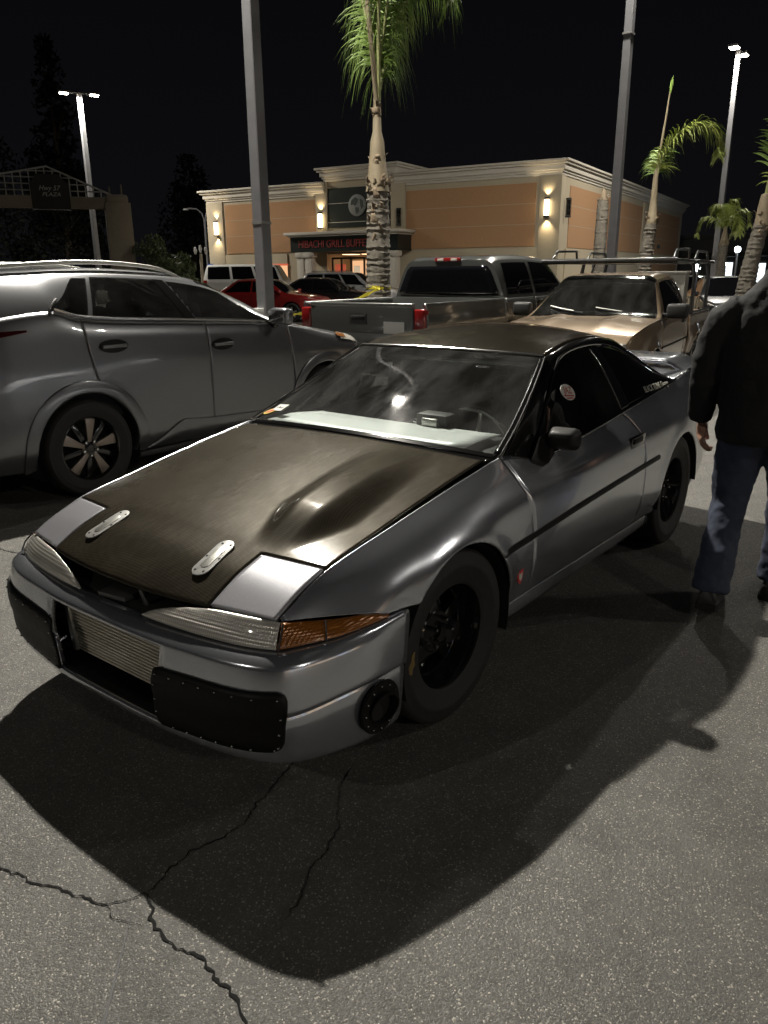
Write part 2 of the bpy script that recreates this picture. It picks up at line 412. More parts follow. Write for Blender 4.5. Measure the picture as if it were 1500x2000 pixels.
M_lens = fluted('clear_lamp_lens', (0.60, 0.58, 0.53), .25, .22, 38, 30)
M_amber = fluted('amber_lamp_lens', (0.28, 0.10, 0.018), .2, .12, 36, 44)
M_red = mat('red_lamp_lens', (0.22, 0.012, 0.012), 0.12, 0, 1.0, 0.03)
M_white = mat('white_plastic', (0.72, 0.72, 0.70), 0.5)
M_seat = mat('seat_cloth', (0.02, 0.02, 0.022), 0.9, noise=(60, 0.3, 0.1))
M_cage = mat('cage_tube', (0.10, 0.10, 0.10), 0.35, 0.3, 0.4)
# ================================================================== GROUND
def asphalt():
    m = mat('asphalt', (.1, .1, .1), .85, spec=.35); nt = m.node_tree; b = nt.nodes['Principled BSDF']; N = nt.nodes.new; Lk = nt.links.new
    tc = N('ShaderNodeTexCoord')
    big = N('ShaderNodeTexNoise'); big.inputs['Scale'].default_value = .55; big.inputs['Detail'].default_value = 7; big.inputs['Roughness'].default_value = .6
    mid_ = N('ShaderNodeTexNoise'); mid_.inputs['Scale'].default_value = 7; mid_.inputs['Detail'].default_value = 8; mid_.inputs['Roughness'].default_value = .7
    st = N('ShaderNodeTexVoronoi'); st.inputs['Scale'].default_value = 260
    st2 = N('ShaderNodeTexVoronoi'); st2.inputs['Scale'].default_value = 120
    for n in (big, mid_, st, st2): Lk(tc.outputs['Object'], n.inputs['Vector'])
    r1 = N('ShaderNodeValToRGB'); r1.color_ramp.elements[0].position = .30; r1.color_ramp.elements[0].color = (.104, .102, .095, 1); r1.color_ramp.elements[1].position = .72; r1.color_ramp.elements[1].color = (.130, .127, .118, 1)
    Lk(big.outputs['Fac'], r1.inputs[0])
    r2 = N('ShaderNodeMapRange'); r2.inputs['From Min'].default_value = .25; r2.inputs['From Max'].default_value = .75; r2.inputs['To Min'].default_value = .80; r2.inputs['To Max'].default_value = 1.18
    Lk(mid_.outputs['Fac'], r2.inputs['Value'])
    sc = N('ShaderNodeSeparateColor'); Lk(st.outputs['Color'], sc.inputs[0])
    r3 = N('ShaderNodeValToRGB'); e = r3.color_ramp.elements; e[0].position = 0; e[0].color = (.82, .82, .82, 1); e[1].position = .80; e[1].color = (1.02, 1.01, 1.0, 1)
    k = r3.color_ramp.elements.new(.93); k.color = (1.35, 1.32, 1.25, 1); k = r3.color_ramp.elements.new(.990); k.color = (3.4, 3.25, 3.0, 1)
    Lk(sc.outputs['Red'], r3.inputs[0])
    m1 = N('ShaderNodeVectorMath'); m1.operation = 'SCALE'; Lk(r1.outputs[0], m1.inputs[0]); Lk(r2.outputs[0], m1.inputs['Scale'])
    m2 = N('ShaderNodeVectorMath'); m2.operation = 'MULTIPLY'; Lk(m1.outputs[0], m2.inputs[0]); Lk(r3.outputs[0], m2.inputs[1])
    pt = N('ShaderNodeTexNoise'); pt.inputs['Scale'].default_value = 1.3; pt.inputs['Detail'].default_value = 5; pt.inputs['Distortion'].default_value = .8; Lk(tc.outputs['Object'], pt.inputs['Vector'])
    pr = N('ShaderNodeMapRange'); pr.interpolation_type = 'SMOOTHSTEP'; pr.inputs['From Min'].default_value = .50; pr.inputs['From Max'].default_value = .60; pr.inputs['To Min'].default_value = 1.0; pr.inputs['To Max'].default_value = .87; Lk(pt.outputs['Fac'], pr.inputs['Value'])
    m3 = N('ShaderNodeVectorMath'); m3.operation = 'SCALE'; Lk(m2.outputs[0], m3.inputs[0]); Lk(pr.outputs[0], m3.inputs['Scale'])
    Lk(m3.outputs[0], b.inputs['Base Color'])
    h = N('ShaderNodeMath'); h.operation = 'ADD'; Lk(st.outputs['Distance'], h.inputs[0]); Lk(st2.outputs['Distance'], h.inputs[1])
    bp = N('ShaderNodeBump'); bp.inputs['Strength'].default_value = .3; bp.inputs['Distance'].default_value = .006; bp.invert = True
    Lk(h.outputs[0], bp.inputs['Height']); Lk(bp.outputs[0], b.inputs['Normal'])
    rg = N('ShaderNodeMapRange'); rg.inputs['To Min'].default_value = .95; rg.inputs['To Max'].default_value = .35; Lk(sc.outputs['Green'], rg.inputs['Value']); Lk(rg.outputs[0], b.inputs['Roughness'])
    return m
M_asphalt = asphalt()
ground = from_py('ground', [(-400, -400, 0), (300, -400, 0), (300, 300, 0), (-400, 300, 0)], [(0, 1, 2, 3)], M_asphalt); tag(ground, kind='structure')
M_crack = mat('crack_dark', (.006, .006, .006), 1.0); M_seam = mat('tar_seam', (.03, .03, .03), .6)
CRK = [  # ground points traced from crack pixels in the image, cast through the camera
 ([(2.709, .08), (2.68, .202), (2.655, .283), (2.645, .347), (2.62, .396), (2.605, .473), (2.575, .56), (2.533, .592), (2.488, .607)], .0045),
 ([(2.488, .607), (2.463, .619), (2.392, .594), (2.295, .587), (2.221, .615), (2.121, .617), (2.078, .595), (1.959, .565), (1.829, .532), (1.6, .50)], .0038),
 ([(2.488, .607), (2.502, .662), (2.53, .71), (2.545, .77), (2.549, .83), (2.53, .886), (2.537, .943), (2.543, 1.005), (2.552, 1.06), (2.571, 1.089), (2.579, 1.119), (2.632, 1.204), (2.66, 1.4)], .0062),
 ([(2.575, .56), (2.589, .604), (2.573, .661), (2.538, .721)], .0022),
 ([(1.70, .70), (1.821, .74), (1.895, .798), (1.955, .857), (2.059, .901), (2.15, .914), (2.232, .961), (2.303, .982), (2.358, .991)], .0028),
 ([(1.40, -2.9), (1.345, -2.5), (1.325, -2.349), (1.311, -2.224), (1.328, -2.103), (1.36, -1.9)], .006)]
for pts, w in CRK:
    P = []
    for (a, b), (c, d) in zip(pts, pts[1:]):
        n = max(2, int(math.hypot(c-a, d-b)/.012)); L = math.hypot(c-a, d-b)
        for k in range(n):
            q = k/n; j = RNG.gauss(0, .0042) if k else 0
            P.append((a+(c-a)*q-(d-b)/L*j, b+(d-b)*q+(c-a)/L*j))
    P.append(pts[-1]); V = []; F = []
    for i, p in enumerate(P):
        a, b = P[max(i-1, 0)], P[min(i+1, len(P)-1)]; L = math.hypot(b[0]-a[0], b[1]-a[1]) or 1; nx, ny = -(b[1]-a[1])/L, (b[0]-a[0])/L
        e = min(1, (len(P)-1-i)/8+(.1 if w < .003 else .6), i/8+.5); ww = 1.35*w*(.35+.9*RNG.random())*e
        V += [(p[0]+nx*ww/2, p[1]+ny*ww/2, .003), (p[0]-nx*ww/2, p[1]-ny*ww/2, .003)]
        if i: F.append((2*i-2, 2*i, 2*i+1, 2*i-1))
    from_py('pavement_crack', V, F, M_crack, ground)
from_py('pavement_seam', [(2.517, .612, .002), (2.523, .616, .002), (2.846, .922, .002), (2.838, .928, .002)], [(0, 1, 2, 3)], M_seam, ground)
M_line = mat('worn_white_line', (.42, .42, .40), .8, noise=(9, .5, .1))
for y in (-6.1, -8.9, -11.7):
    box('parking_line', (-7.2, y, .003), (5.0, .10, .002), M_line, ground)

# ================================================================== LIGHT POLES
M_pole = mat('painted_pole_grey', (.20, .20, .21), .5, .2, noise=(6, .15, .02)); M_led = emis('led_panel', (1.0, .90, .74), 60.0)
M_led_soft = emis('led_panel_soft', (1.0, .90, .74), 30.0)
M_conc = mat('concrete', (.32, .31, .28), .9, noise=(8, .25, .3)); M_grey = mat('grey_plastic', (.45, .45, .44), .55); M_band = mat('steel_band', (.75, .75, .72), .3, .8)
def light_pole(x, y, label, H=11.0, heads=((0,),), rz=0.0, P=0.0, aim=None, size=.27, reach=.55, group='tall square light poles of the car park', box_z=None, band_z=None, led=M_led, spread=1.0, aims=None):
    t = empty('light_pole', (x, y, 0), rz, label, 'light pole', group)
    bm = bmesh.new(); add_box(bm, (0, 0, H/2), (size, size, H), None, .012, 1)
    for v in bm.verts:
        k = 1-.25*max(0, v.co.z)/H; v.co.x *= k; v.co.y *= k
    from_bm('shaft', bm, M_pole, t, False)
    lathe('footing', [(0, .75), (.30, .75), (.32, .72), (.32, 0)], M_conc, t, 24, 'Z')
    for ih, a in enumerate(heads):
        if aims is not None: aim, P, spread = aims[ih]
        d = Vector((cos(a), sin(a), 0)); R = Matrix.Rotation(a, 4, 'Z'); hd = empty('lamp_head', (d.x*reach, d.y*reach, H-.02), a); hd.parent = t
        box('lamp_arm', (-reach/2, 0, .0), (reach-.09, .07, .09), M_pole, hd); box('lamp_housing', (.22, 0, .02), (.56, .42, .11), M_pole, hd, bev=.02)
        for r in range(3): box('led_panel', (.08+.15*r, 0, -.055), (.11, .34, .045), led, hd)
        if P:
            l = bpy.data.lights.new('lamp_light', 'AREA'); l.shape = 'RECTANGLE'; l.size = .26; l.size_y = .22; l.energy = P; l.color = (1.0, .945, .84); l.spread = radians(165)*spread
            lo = bpy.data.objects.new('lamp_light', l); COL.objects.link(lo); lo.parent = hd; lo.location = (.22, 0, -.09)
            if aim is not None:
                R3 = Matrix.Rotation(rz+a, 4, 'Z'); w = Vector((x+d.x*reach*cos(rz)-d.y*reach*sin(rz), y+d.x*reach*sin(rz)+d.y*reach*cos(rz), H)); v = R3.inverted() @ (Vector(aim)-w)
                lo.rotation_euler = v.to_track_quat('-Z', 'Y').to_euler()
    if box_z: 
        bx = box('junction_box', (size*.72, -.02, box_z), (.13, .15, .22), M_grey, t, bev=.012)
    if band_z: box('steel_band', (0, 0, band_z), (size*1.0, size*1.0, .035), M_band, t)
    return t
light_pole(-4.92, -6.48, 'nearest grey square pole with a pale box and bright steel band, behind the dark suv', H=10.2, reach=.80, heads=(radians(-8),), rz=0, P=3350, size=.20, aim=(-1.0, -1.2, 0), box_z=1.02, band_z=2.32)  # background positions here and below taken from image pixels at judged distances
light_pole(-15.15, -5.26, 'tall grey square pole rising behind the tan pickup', heads=(radians(-150), radians(30)), size=.21, aims=(((-25.5, -12.5, 0), 1250, .66), ((-12.5, -4.4, 0), 750, .60)), band_z=6.6)
light_pole(-23.2, -38.96, 'distant pole with two bright lamp heads in front of the dark gateway', heads=(radians(150), radians(-30)), P=1100)
light_pole(-37.1, -8.87, 'distant pole with two bright lamp heads at the far right beside the restaurant', heads=(radians(0), radians(180)), P=620)
# lamps of the same lot standing behind the photographer
light_pole(18.6, -5.0, 'light pole in front of the coupe, outside the picture', heads=(radians(180),), P=380, aim=(3, 0, 0))
light_pole(7.5, 21.0, 'light pole beyond the driver side of the coupe, outside the picture', heads=(radians(-90), radians(90)), P=420, aim=None)
light_pole(-12.5, 15.5, 'light pole to the right of the walking man, outside the picture', heads=(radians(-90), radians(90)), P=420, aim=None)

# ================================================================== RESTAURANT
M_stuc = mat('cream_stucco', (.42, .36, .26), .92, noise=(14, .10, .12)); M_orng = mat('orange_stucco', (.38, .215, .11), .92, noise=(12, .10, .12)); M_corn = mat('cornice_plaster', (.55, .51, .44), .85, noise=(9, .08, .05))
M_green = mat('dark_green_panel', (.012, .017, .014), .4); M_dark = mat('dark_metal', (.02, .02, .02), .5); M_roofd = mat('roof_felt', (.05, .05, .05), .95)
M_wlamp = emis('wall_lamp_glow', (1.0, .80, .50), 9.0); M_door = emis('lit_lobby', (1.0, .55, .28), .95); M_neon = mat('dull_red_letters', (.20, .035, .03), .5, emit=(.6, .06, .05), estr=.02)
FR = math.atan2(-.9915, .130)
rest = empty('restaurant', (-32.70, -15.02, 0), FR, 'cream and orange stucco restaurant with a dark entrance sign and a pale cornice', 'building')
# local frame: +X runs along the front to the left end, +Y runs away from the viewer... front plane y=0, inside y<0 after this sign
SG = -1.0      # the building's inside lies at local y of this sign
def rb(name, x0, x1, y0, y1, z0, z1, m, bev=0, parent=None): return box(name, ((x0+x1)/2, SG*(y0+y1)/2, (z0+z1)/2), (abs(x1-x0), abs(y1-y0), abs(z1-z0)), m, parent or rest, bev=bev)
LEN, DEP = 22.1, 31.5
rb('wall', 0, 8.95, .02, DEP, 0, 6.3, M_stuc); rb('wall', 13.45, LEN, .02, DEP, 0, 6.05, M_stuc); rb('wall', 8.95, 13.45, .02, DEP, 2.75, 6.75, M_stuc); rb('wall', 8.95, 13.45, 2.4, DEP, 0, 2.75, M_stuc)
def cornice(x0, x1, z, yb0=0.0, ret=True):
    for dz0, dz1, o in ((-.62, -.50, .05), (-.50, -.40, .12), (-.40, -.16, .20), (-.16, -.05, .32), (-.05, .05, .42)):
        rb('cornice', x0-(o if ret in (True, 'R') else 0), x1+(o if ret in (True, 'L') else 0), yb0-o, DEP+o, z+dz0, z+dz1, M_corn, .012)
cornice(0, 8.95, 6.58, ret='R'); cornice(13.45, LEN, 6.36, ret='L'); cornice(8.98, 13.42, 7.05, -.05, True)
def opanel(x0, x1, z0, z1):
    rb('orange_panel', x0, x1, -.03, .03, z0, z1, M_orng)
    for q in (.355, .68): rb('panel_joint', x0, x1, -.036, -.028, z0+(z1-z0)*q-.012, z0+(z1-z0)*q+.012, M_stuc)
opanel(1.2, 8.3, 2.80, 5.68); opanel(14.1, 20.75, 2.80, 5.55)
rb('dado', 1.0, 7.9, -.06, .03, 0, 2.76, M_stuc); rb('dado', 16.2, 20.95, -.06, .03, 0, 2.72, M_stuc)
rb('corner_pilaster', -.06, 1.0, -.09, .5, 0, 5.95, M_stuc, .01); rb('corner_pilaster', 20.9, LEN+.06, -.09, .5, 0, 5.74, M_stuc, .01)
rb('pilaster', 13.28, 14.05, -.10, .3, 2.8, 6.40, M_stuc, .01); rb('pilaster', 8.35, 9.2, -.10, .3, 2.8, 6.40, M_stuc, .01)
rb('green_panel', 9.25, 13.25, -.04, .04, 4.02, 6.06, M_green)
for z in (4.30, 5.28): rb('panel_joint', 9.25, 13.25, -.048, -.038, z-.015, z+.015, M_corn)
M_globe = mat('globe_emblem', (.20, .21, .20), .6); M_globe2 = mat('globe_land', (.05, .06, .055), .6)
lathe('round_emblem', [(0, .03), (.52, .03), (.56, .0)], M_globe, rest, 40, 'Y', (11.32, .07, 5.13))
for pts in ([(-.35, .25), (-.1, .42), (.1, .3), (.02, .1), (-.12, -.05), (-.2, .05), (-.4, .02)], [(-.1, -.1), (.12, -.12), (.15, -.3), (-.02, -.45), (-.1, -.3)], [(.2, .35), (.4, .2), (.42, -.1), (.28, -.2), (.22, .05)]):
    prism('emblem_land', [(11.32-a, 5.13+b) for a, b in pts], .012, M_globe2, rest, 'XZ', .105)
# canopy with the name
rb('canopy', 8.0, 14.85, -1.5, .0, 2.74, 3.52, M_green); rb('canopy_cornice', 7.9, 14.95, -1.62, .0, 3.52, 3.62, M_corn, .01); rb('canopy_cornice', 7.75, 15.1, -1.78, .0, 3.62, 3.76, M_corn, .01)
text_obj('sign_lettering', 'HIBACHI GRILL BUFFET', .56, M_neon, rest, Matrix(((-1, 0, 0, 11.98), (0, 0, 1, 1.515), (0, 1, 0, 3.12), (0, 0, 0, 1))), .02, width=4.6)
for x in (14.3, 13.75, 8.35):
    c_ = rb('entrance_column', x-.22, x+.22, -1.42, -.98, 0, 2.6, M_corn, .03); rb('column_capital', x-.29, x+.29, -1.49, -.91, 2.44, 2.74, M_corn, .04)
# lit lobby behind the glass doors
rb('lobby_wall', 9.2, 13.2, 2.3, 2.36, 0, 2.7, M_stuc); rb('lobby_ceiling', 9.0, 13.4, 0.05, 2.35, 2.64, 2.72, M_stuc)
M_glow = emis('lobby_light_panel', (1.0, .62, .34), 3.2)
for x in (9.9, 11.2, 12.5): rb('lobby_lamp', x-.35, x+.35, .7, 1.5, 2.61, 2.635, M_glow)
rb('lit_window', 9.35, 13.0, 1.9, 1.92, .35, 2.30, M_door)
for x in (9.3, 10.15, 10.95, 11.8, 12.45, 13.05): rb('door_frame', x-.04, x+.04, -.05, .05, 0, 2.42, M_dark)
rb('door_frame', 9.3, 13.05, -.05, .05, 2.36, 2.46, M_dark)
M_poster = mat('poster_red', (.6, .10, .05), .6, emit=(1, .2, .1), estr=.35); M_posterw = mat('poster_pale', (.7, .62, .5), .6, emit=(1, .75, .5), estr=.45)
rb('poster', 12.25, 12.95, .10, .12, 1.2, 2.1, M_poster); rb('poster', 11.3, 11.7, .10, .12, 1.3, 2.0, M_posterw); rb('poster', 10.3, 10.75, .10, .12, 1.3, 2.0, M_posterw)
rb('wall_notice', 6.9, 7.4, -.075, -.062, 1.7, 2.1, M_posterw)
for a, b in ((17.9, 18.8), (16.2, 17.6), (18.95, 19.3)): 
    rb('window', a, b, -.09, -.06, 1.0, 2.06, M_door)
    rb('window_frame', a-.06, b+.06, -.1, -.05, 2.06, 2.16, M_poster)
# wall lamps: lit ones throw light up and down their pilaster, two dark ones
def sconce(x, z, lit=True, side=False, yb=-.10):
    s = empty('wall_lamp', (x, SG*(yb-.13), z) if not side else (-.22, SG*x, z)); s.parent = rest
    lathe('lamp_cap', [(0, .44), (.13, .44), (.14, .40), (.14, .36), (0, .36)], M_dark, s, 20, 'Z'); lathe('lamp_cap', [(0, -.36), (.14, -.36), (.14, -.40), (.13, -.44), (0, -.44)], M_dark, s, 20, 'Z')
    if lit:
        lathe('lamp_shade', [(.001, -.35), (.115, -.35), (.115, .35), (.001, .35)], M_wlamp, s, 20, 'Z')
        for up in (1, -1):
            l = bpy.data.lights.new('wall_light', 'SPOT'); l.energy = 110; l.color = (1, .80, .50); l.spot_size = radians(100); l.spot_blend = .7; l.shadow_soft_size = .06
            o = bpy.data.objects.new('wall_light', l); COL.objects.link(o); o.parent = s; o.location = (0, 0, .47*up); o.rotation_euler = (0 if up < 0 else pi, 0, 0)
    else:
        lathe('lamp_glass', [(.001, -.35), (.10, -.35), (.10, .35), (.001, .35)], M_gdark, s, 20, 'Z')
        for k in range(4): tube('lamp_bar', [(.12*cos(k*pi/2+.4), .12*sin(k*pi/2+.4), -.4), (.12*cos(k*pi/2+.4), .12*sin(k*pi/2+.4), .4)], .012, M_dark, s, 6)
        for z_ in (-.12, .12): lathe('lamp_ring', [(.115, -.012), (.13, 0), (.115, .012)], M_dark, s, 20, 'Z', (0, 0, z_), closed=True)
sconce(.58, 4.53); sconce(13.68, 4.42); sconce(21.35, 4.25); sconce(8.65, 4.42, False); sconce(.62, 4.53, False, True)
# long side wall
rb('orange_panel', -.03, .03, 1.4, 17.2, 2.75, 5.6, M_orng); rb('orange_panel', -.03, .03, 18.6, 30.4, 2.75, 5.6, M_orng); rb('orange_panel', -.03, .03, 17.9, 30.6, .2, 2.5, M_orng)
for q in (3.78, 4.70): rb('panel_joint', -.036, -.028, 1.4, 17.2, q-.012, q+.012, M_stuc); rb('panel_joint', -.036, -.028, 18.6, 30.4, q-.012, q+.012, M_stuc)
rb('dado', -.06, .03, 1.1, 17.6, 0, 2.68, M_stuc); rb('side_pilaster', -.1, .3, 17.3, 18.5, 0, 5.9, M_stuc, .01)
rb('wall_box', -.14, -.04, 22.6, 23.2, 3.15, 3.4, M_dark); rb('wall_notice', -.05, -.04, 20.5, 21.6, 2.75, 3.2, M_posterw)
rb('roof_unit', 19.0, 21.0, 9, 11.5, 6.4, 7.3, M_roofd)
M_blue = mat('sign_blue', (.03, .08, .35), .5)
sp_ = empty('blue_sign', (-29.55, -36.7, 0), FR, 'small blue sign on a post at the left end of the restaurant', 'sign')
tube('sign_post', [(0, 0, 0), (0, 0, 2.2)], .03, M_pole, sp_); box('sign_plate', (0, .04, 1.95), (.45, .02, .55), M_blue, sp_); box('sign_plate', (0, .04, 1.45), (.40, .02, .35), M_blue, sp_)

# ================================================================== GATEWAY, FAR LAMPS, FAR BUILDING
M_tan = mat('gate_stucco', (.30, .255, .19), .9, noise=(8, .18, .15)); M_latt = mat('lattice_metal', (.5, .5, .48), .5, .2); M_board = mat('sign_board_dark', (.015, .015, .014), .6); M_pal = mat('sign_letters_pale', (.6, .62, .58), .6)
gate = empty('gateway', (-15.85, -25.85, 0), math.atan2(-.515, .857), 'tan plaza gateway with a metal lattice gable and a dark name board', 'gateway')
gx = lambda s: s
box('gate_pillar', (0, 0, 2.15), (.95, .8, 4.3), M_tan, gate, bev=.01); box('pillar_cap', (.02, 0, 4.42), (.85, .75, .36), M_tan, gate, bev=.12, seg=3)
box('gate_pillar', (7.6, 0, 2.15), (.95, .8, 4.3), M_tan, gate, bev=.01)
box('gate_beam', (1.10, 0, 4.28), (1.30, .45, .42), M_tan, gate, bev=.02); box('gate_beam', (5.15, 0, 4.28), (4.2, .45, .42), M_tan, gate, bev=.02)
for s_, z_ in ((-.2, 5.0), (.25, 4.9)): tube('gate_finial', [(s_, 0, 4.5), (s_, 0, z_)], .03, M_tan, gate, 6)
apx = (2.42, 5.55)
def gz(s): return 4.55+(apx[1]-4.55)*(s/apx[0]) if s < apx[0] else apx[1]-(apx[1]-4.55)*(s-apx[0])/(7.6-apx[0])
tube('gable_rail', [(.1, 0, 4.56), (apx[0], 0, apx[1]), (7.5, 0, 4.56)], .035, M_latt, gate, 6)
for k in range(1, 27):
    s_ = .28*k
    if s_ < 7.4: tube('lattice_bar', [(s_, 0, 4.48), (s_, 0, gz(s_))], .022, M_latt, gate, 4)
for z_ in (4.7, 4.93, 5.16, 5.38):
    a = apx[0]*(z_-4.55)/(apx[1]-4.55); b = 7.6-(7.6-apx[0])*(z_-4.55)/(apx[1]-4.55)
    tube('lattice_bar', [(a, 0, z_), (b, 0, z_)], .022, M_latt, gate, 4)
bp_ = prism('name_board', [(1.71, 4.02), (3.07, 4.02), (3.07, 4.95), (2.92, 5.08), (2.85, 5.26), (2.02, 5.26), (1.92, 5.08), (1.71, 4.95)], .5, M_board, gate, 'XZ', 0)
MT = lambda x, z: Matrix(((-1, 0, 0, x), (0, 0, 1, .262), (0, 1, 0, z), (0, 0, 0, 1)))
text_obj('name_lettering', 'Hwy 57', .25, M_pal, bp_, MT(2.42, 4.76), .006, shear=.35, width=.76); text_obj('name_lettering', 'PLAZA', .19, M_pal, bp_, MT(2.36, 4.54), .006, shear=.3, width=.64)
M_cool = emis('street_lamp_glow', (.85, .95, 1.0), 25.0); M_coolw = emis('storefront_light', (.85, .93, 1.0), 1.6)
sl = empty('street_lamp', (-35.2, -43.7, 0), math.atan2(.66, -.75)+pi, 'far street lamp with two curved arms, one lit, left of the restaurant', 'street lamp')
tube('lamp_post', [(0, 0, 0), (0, 0, 5.4)], .08, M_pole, sl)
for s_ in (1, -1): tube('lamp_arm', [(0, 0, 5.2), (s_*.15, 0, 5.75), (s_*.5, 0, 6.05), (s_*1.1, 0, 6.08)], .05, M_pole, sl)
lathe('lamp_lens', [(0, .06), (.18, .04), (.2, -.05), (.001, -.1)], M_cool, sl, 16, 'Z', (-1.25, 0, 6.02)); lathe('lamp_lens', [(0, .06), (.18, .04), (.2, -.05), (.001, -.1)], M_grey, sl, 16, 'Z', (1.25, 0, 6.02))
tp_ = empty('signal_post', (-26.0, -33.3, 0), 0, 'low post with two lantern shapes left of the restaurant', 'post'); tube('post_shaft', [(0, 0, 0), (0, 0, 2.7)], .08, M_tan, tp_)
for s_ in (-.28, .0, .28): lathe('lantern', [(0, .2), (.06, .18), (.09, 0), (.05, -.18), (0, -.2)], M_latt, tp_, 12, 'Z', (s_*.75, s_*-.65, 2.85+.1*(s_ == 0)))
M_fard = mat('far_wall', (.10, .10, .10), .9)
fbld = empty('far_store', (-72, -10.5, 0), radians(-8), 'low dark store far off at the right with white lights along its front', 'building')
box('wall', (-6, 3, 2.2), (12, 30, 4.6), M_fard, fbld); box('parapet', (-6, 3, 4.55), (12.6, 30.6, .3), M_fard, fbld); box('awning', (1.0, 2, 2.9), (2.2, 24, .35), M_dark, fbld)
for y_, z_, w_ in ((-7, 1.3, .8), (-4.2, 1.2, .9), (-1.0, 1.2, .7), (1.4, 1.4, 1.0), (3.4, 1.2, .7), (6, 1.3, 1.6)): box('store_window', (.03, y_, z_), (.05, w_, 1.9), M_coolw, fbld); box('window_frame', (.03, y_+w_/2+.06, z_), (.08, .1, 2.0), M_dark, fbld)
for y_ in (-5.5, -2.4, .2, 4.6, 8.0): tube('awning_post', [(2.0, y_, 0), (2.0, y_, 2.8)], .12, M_fard, fbld)
def bollard_lamp(x, y, h, label):
    t = empty('lamp_standard', (x, y, 0), 0, label, 'lamp', 'white globe lamps before the far store'); tube('lamp_post', [(0, 0, 0), (0, 0, h)], .07, M_pole, t)
    bm = bmesh.new(); bmesh.ops.create_icosphere(bm, subdivisions=2, radius=.20, matrix=Matrix.Translation((0, 0, h+.14))); from_bm('lamp_globe', bm, M_cool, t)
bollard_lamp(-54.8, -12.3, 2.8, 'white globe lamp left of the far palm trunk, tallest of the row'); bollard_lamp(-55.1, -11.05, 2.55, 'white globe lamp at the right edge of the picture beyond the palms'); bollard_lamp(-49.9, -11.8, 1.8, 'lower white globe lamp above the parked dark car'); bollard_lamp(-44.7, -11.9, 1.6, 'low white globe lamp just over the pickup bed rack')
ub = empty('utility_cabinet', (-15.6, -4.02, 0), radians(8), 'pale utility cabinet behind the tan pickup bed', 'cabinet'); M_cab = mat('pale_cabinet', (.30, .29, .26), .6)
box('cabinet_body', (0, 0, .8), (.5, .85, 1.5), M_cab, ub, bev=.02); box('cabinet_lid', (0, 0, 1.57), (.56, .91, .06), M_cab, ub, bev=.01); box('cabinet_door', (.255, .0, .8), (.012, .7, 1.2), M_cab, ub)
# shop row across the lot, seen only as reflections in the paint
shop = empty('shop_row', (10, 33, 0), radians(-90), 'low shop row with lit windows across the lot, seen as reflections', 'building')
box('wall', (-4, 0, 2.5), (8, 46, 5.0), M_stuc, shop); box('parapet', (-4, 0, 5.2), (8.4, 46.4, .5), M_corn, shop)
M_sh = [emis('shop_window_warm', (1, .72, .45), 2.2), emis('shop_window_cool', (.75, .88, 1), 2.2), emis('shop_sign_red', (1, .15, .1), 3.0), emis('shop_sign_blue', (.2, .45, 1), 3.0)]
for k in range(10):
    y_ = -20.5+4.5*k; box('shop_window', (.02, y_, 1.45), (.05, 3.2, 2.2), M_sh[k % 2 if k % 3 else 0], shop); box('shop_sign', (.06, y_, 3.7), (.12, 2.2, .6), M_sh[2+(k % 2)] if k % 2 else M_sh[0], shop)
    box('window_frame', (.04, y_, 1.45), (.1, .08, 2.2), M_dark, shop)
# ================================================================== PALMS AND TREES
M_bark = mat('palm_bark', (.15, .135, .11), .95, noise=(18, .65, .8)); M_shaft = mat('palm_crownshaft', (.25, .205, .135), .7, noise=(10, .2, .1)); M_boot = mat('palm_boot', (.22, .17, .115), .9, noise=(20, .35, .3))
M_frond = mat('palm_frond', (.17, .26, .055), .5, noise=(6, .35, 0)); M_frond2 = mat('palm_frond_yellow', (.24, .29, .06), .5, noise=(6, .3, 0)); M_rach = mat('palm_petiole', (.30, .32, .14), .5)
def leaf_strip(V, F, p, d, n, L, w, droop, seg=5):
    """narrow folded leaflet from p along d, sagging by droop"""
    d = d.normalized(); s = d.cross(n).normalized(); b = len(V)
    for k in range(seg+1):
        q = k/seg; c = p+d*(L*q*(1-.25*droop*q))+Vector((0, 0, -1))*(L*droop*q*q); ww = w*(1-q)**.7*min(1, .4+3*q)
        V += [tuple(c-s*ww/2), tuple(c+Vector((0, 0, -.25*ww))), tuple(c+s*ww/2)]
        if k:
            a = b+3*(k-1); F += [(a, a+1, a+4, a+3), (a+1, a+2, a+5, a+4)]
def frond(name, pts, parent, m, Ln=.55, n=60, droop=.9, rr=.022, start=.18, w=.032, seed=0):
    R = random.Random(seed); c = crv(pts); V = []; F = []
    for k in range(n):
        q = start+(1-start)*k/(n-1); p = Vector(c(q)); t = (Vector(c(min(q+.01, 1)))-Vector(c(max(q-.01, 0)))).normalized(); up = Vector((0, 0, 1))
        s = t.cross(up)
        if s.length < .2: s = t.cross(Vector((1, 0, 0)))
        s.normalize(); nn = s.cross(t).normalized()
        for sd in (1, -1):
            for rep in range(2):
                d = s*sd*(.75+.3*R.random())+t*(.35+.5*R.random())+nn*(R.uniform(-.15, .65)); L = Ln*(.35+1.0*sin(pi*min(1, .12+.95*q))**.6*.75)*R.uniform(.72, 1.12)
                leaf_strip(V, F, p, d, nn, L, w*R.uniform(.7, 1.2), droop*R.uniform(.55, 1.25))
    o = from_py(name, V, F, m, parent)
    tube('frond_stalk', [tuple(c(q)) for q in np.linspace(0, 1, 16)], [rr*(1-.75*q) for q in np.linspace(0, 1, 16)], M_rach, o, 6)
    return o
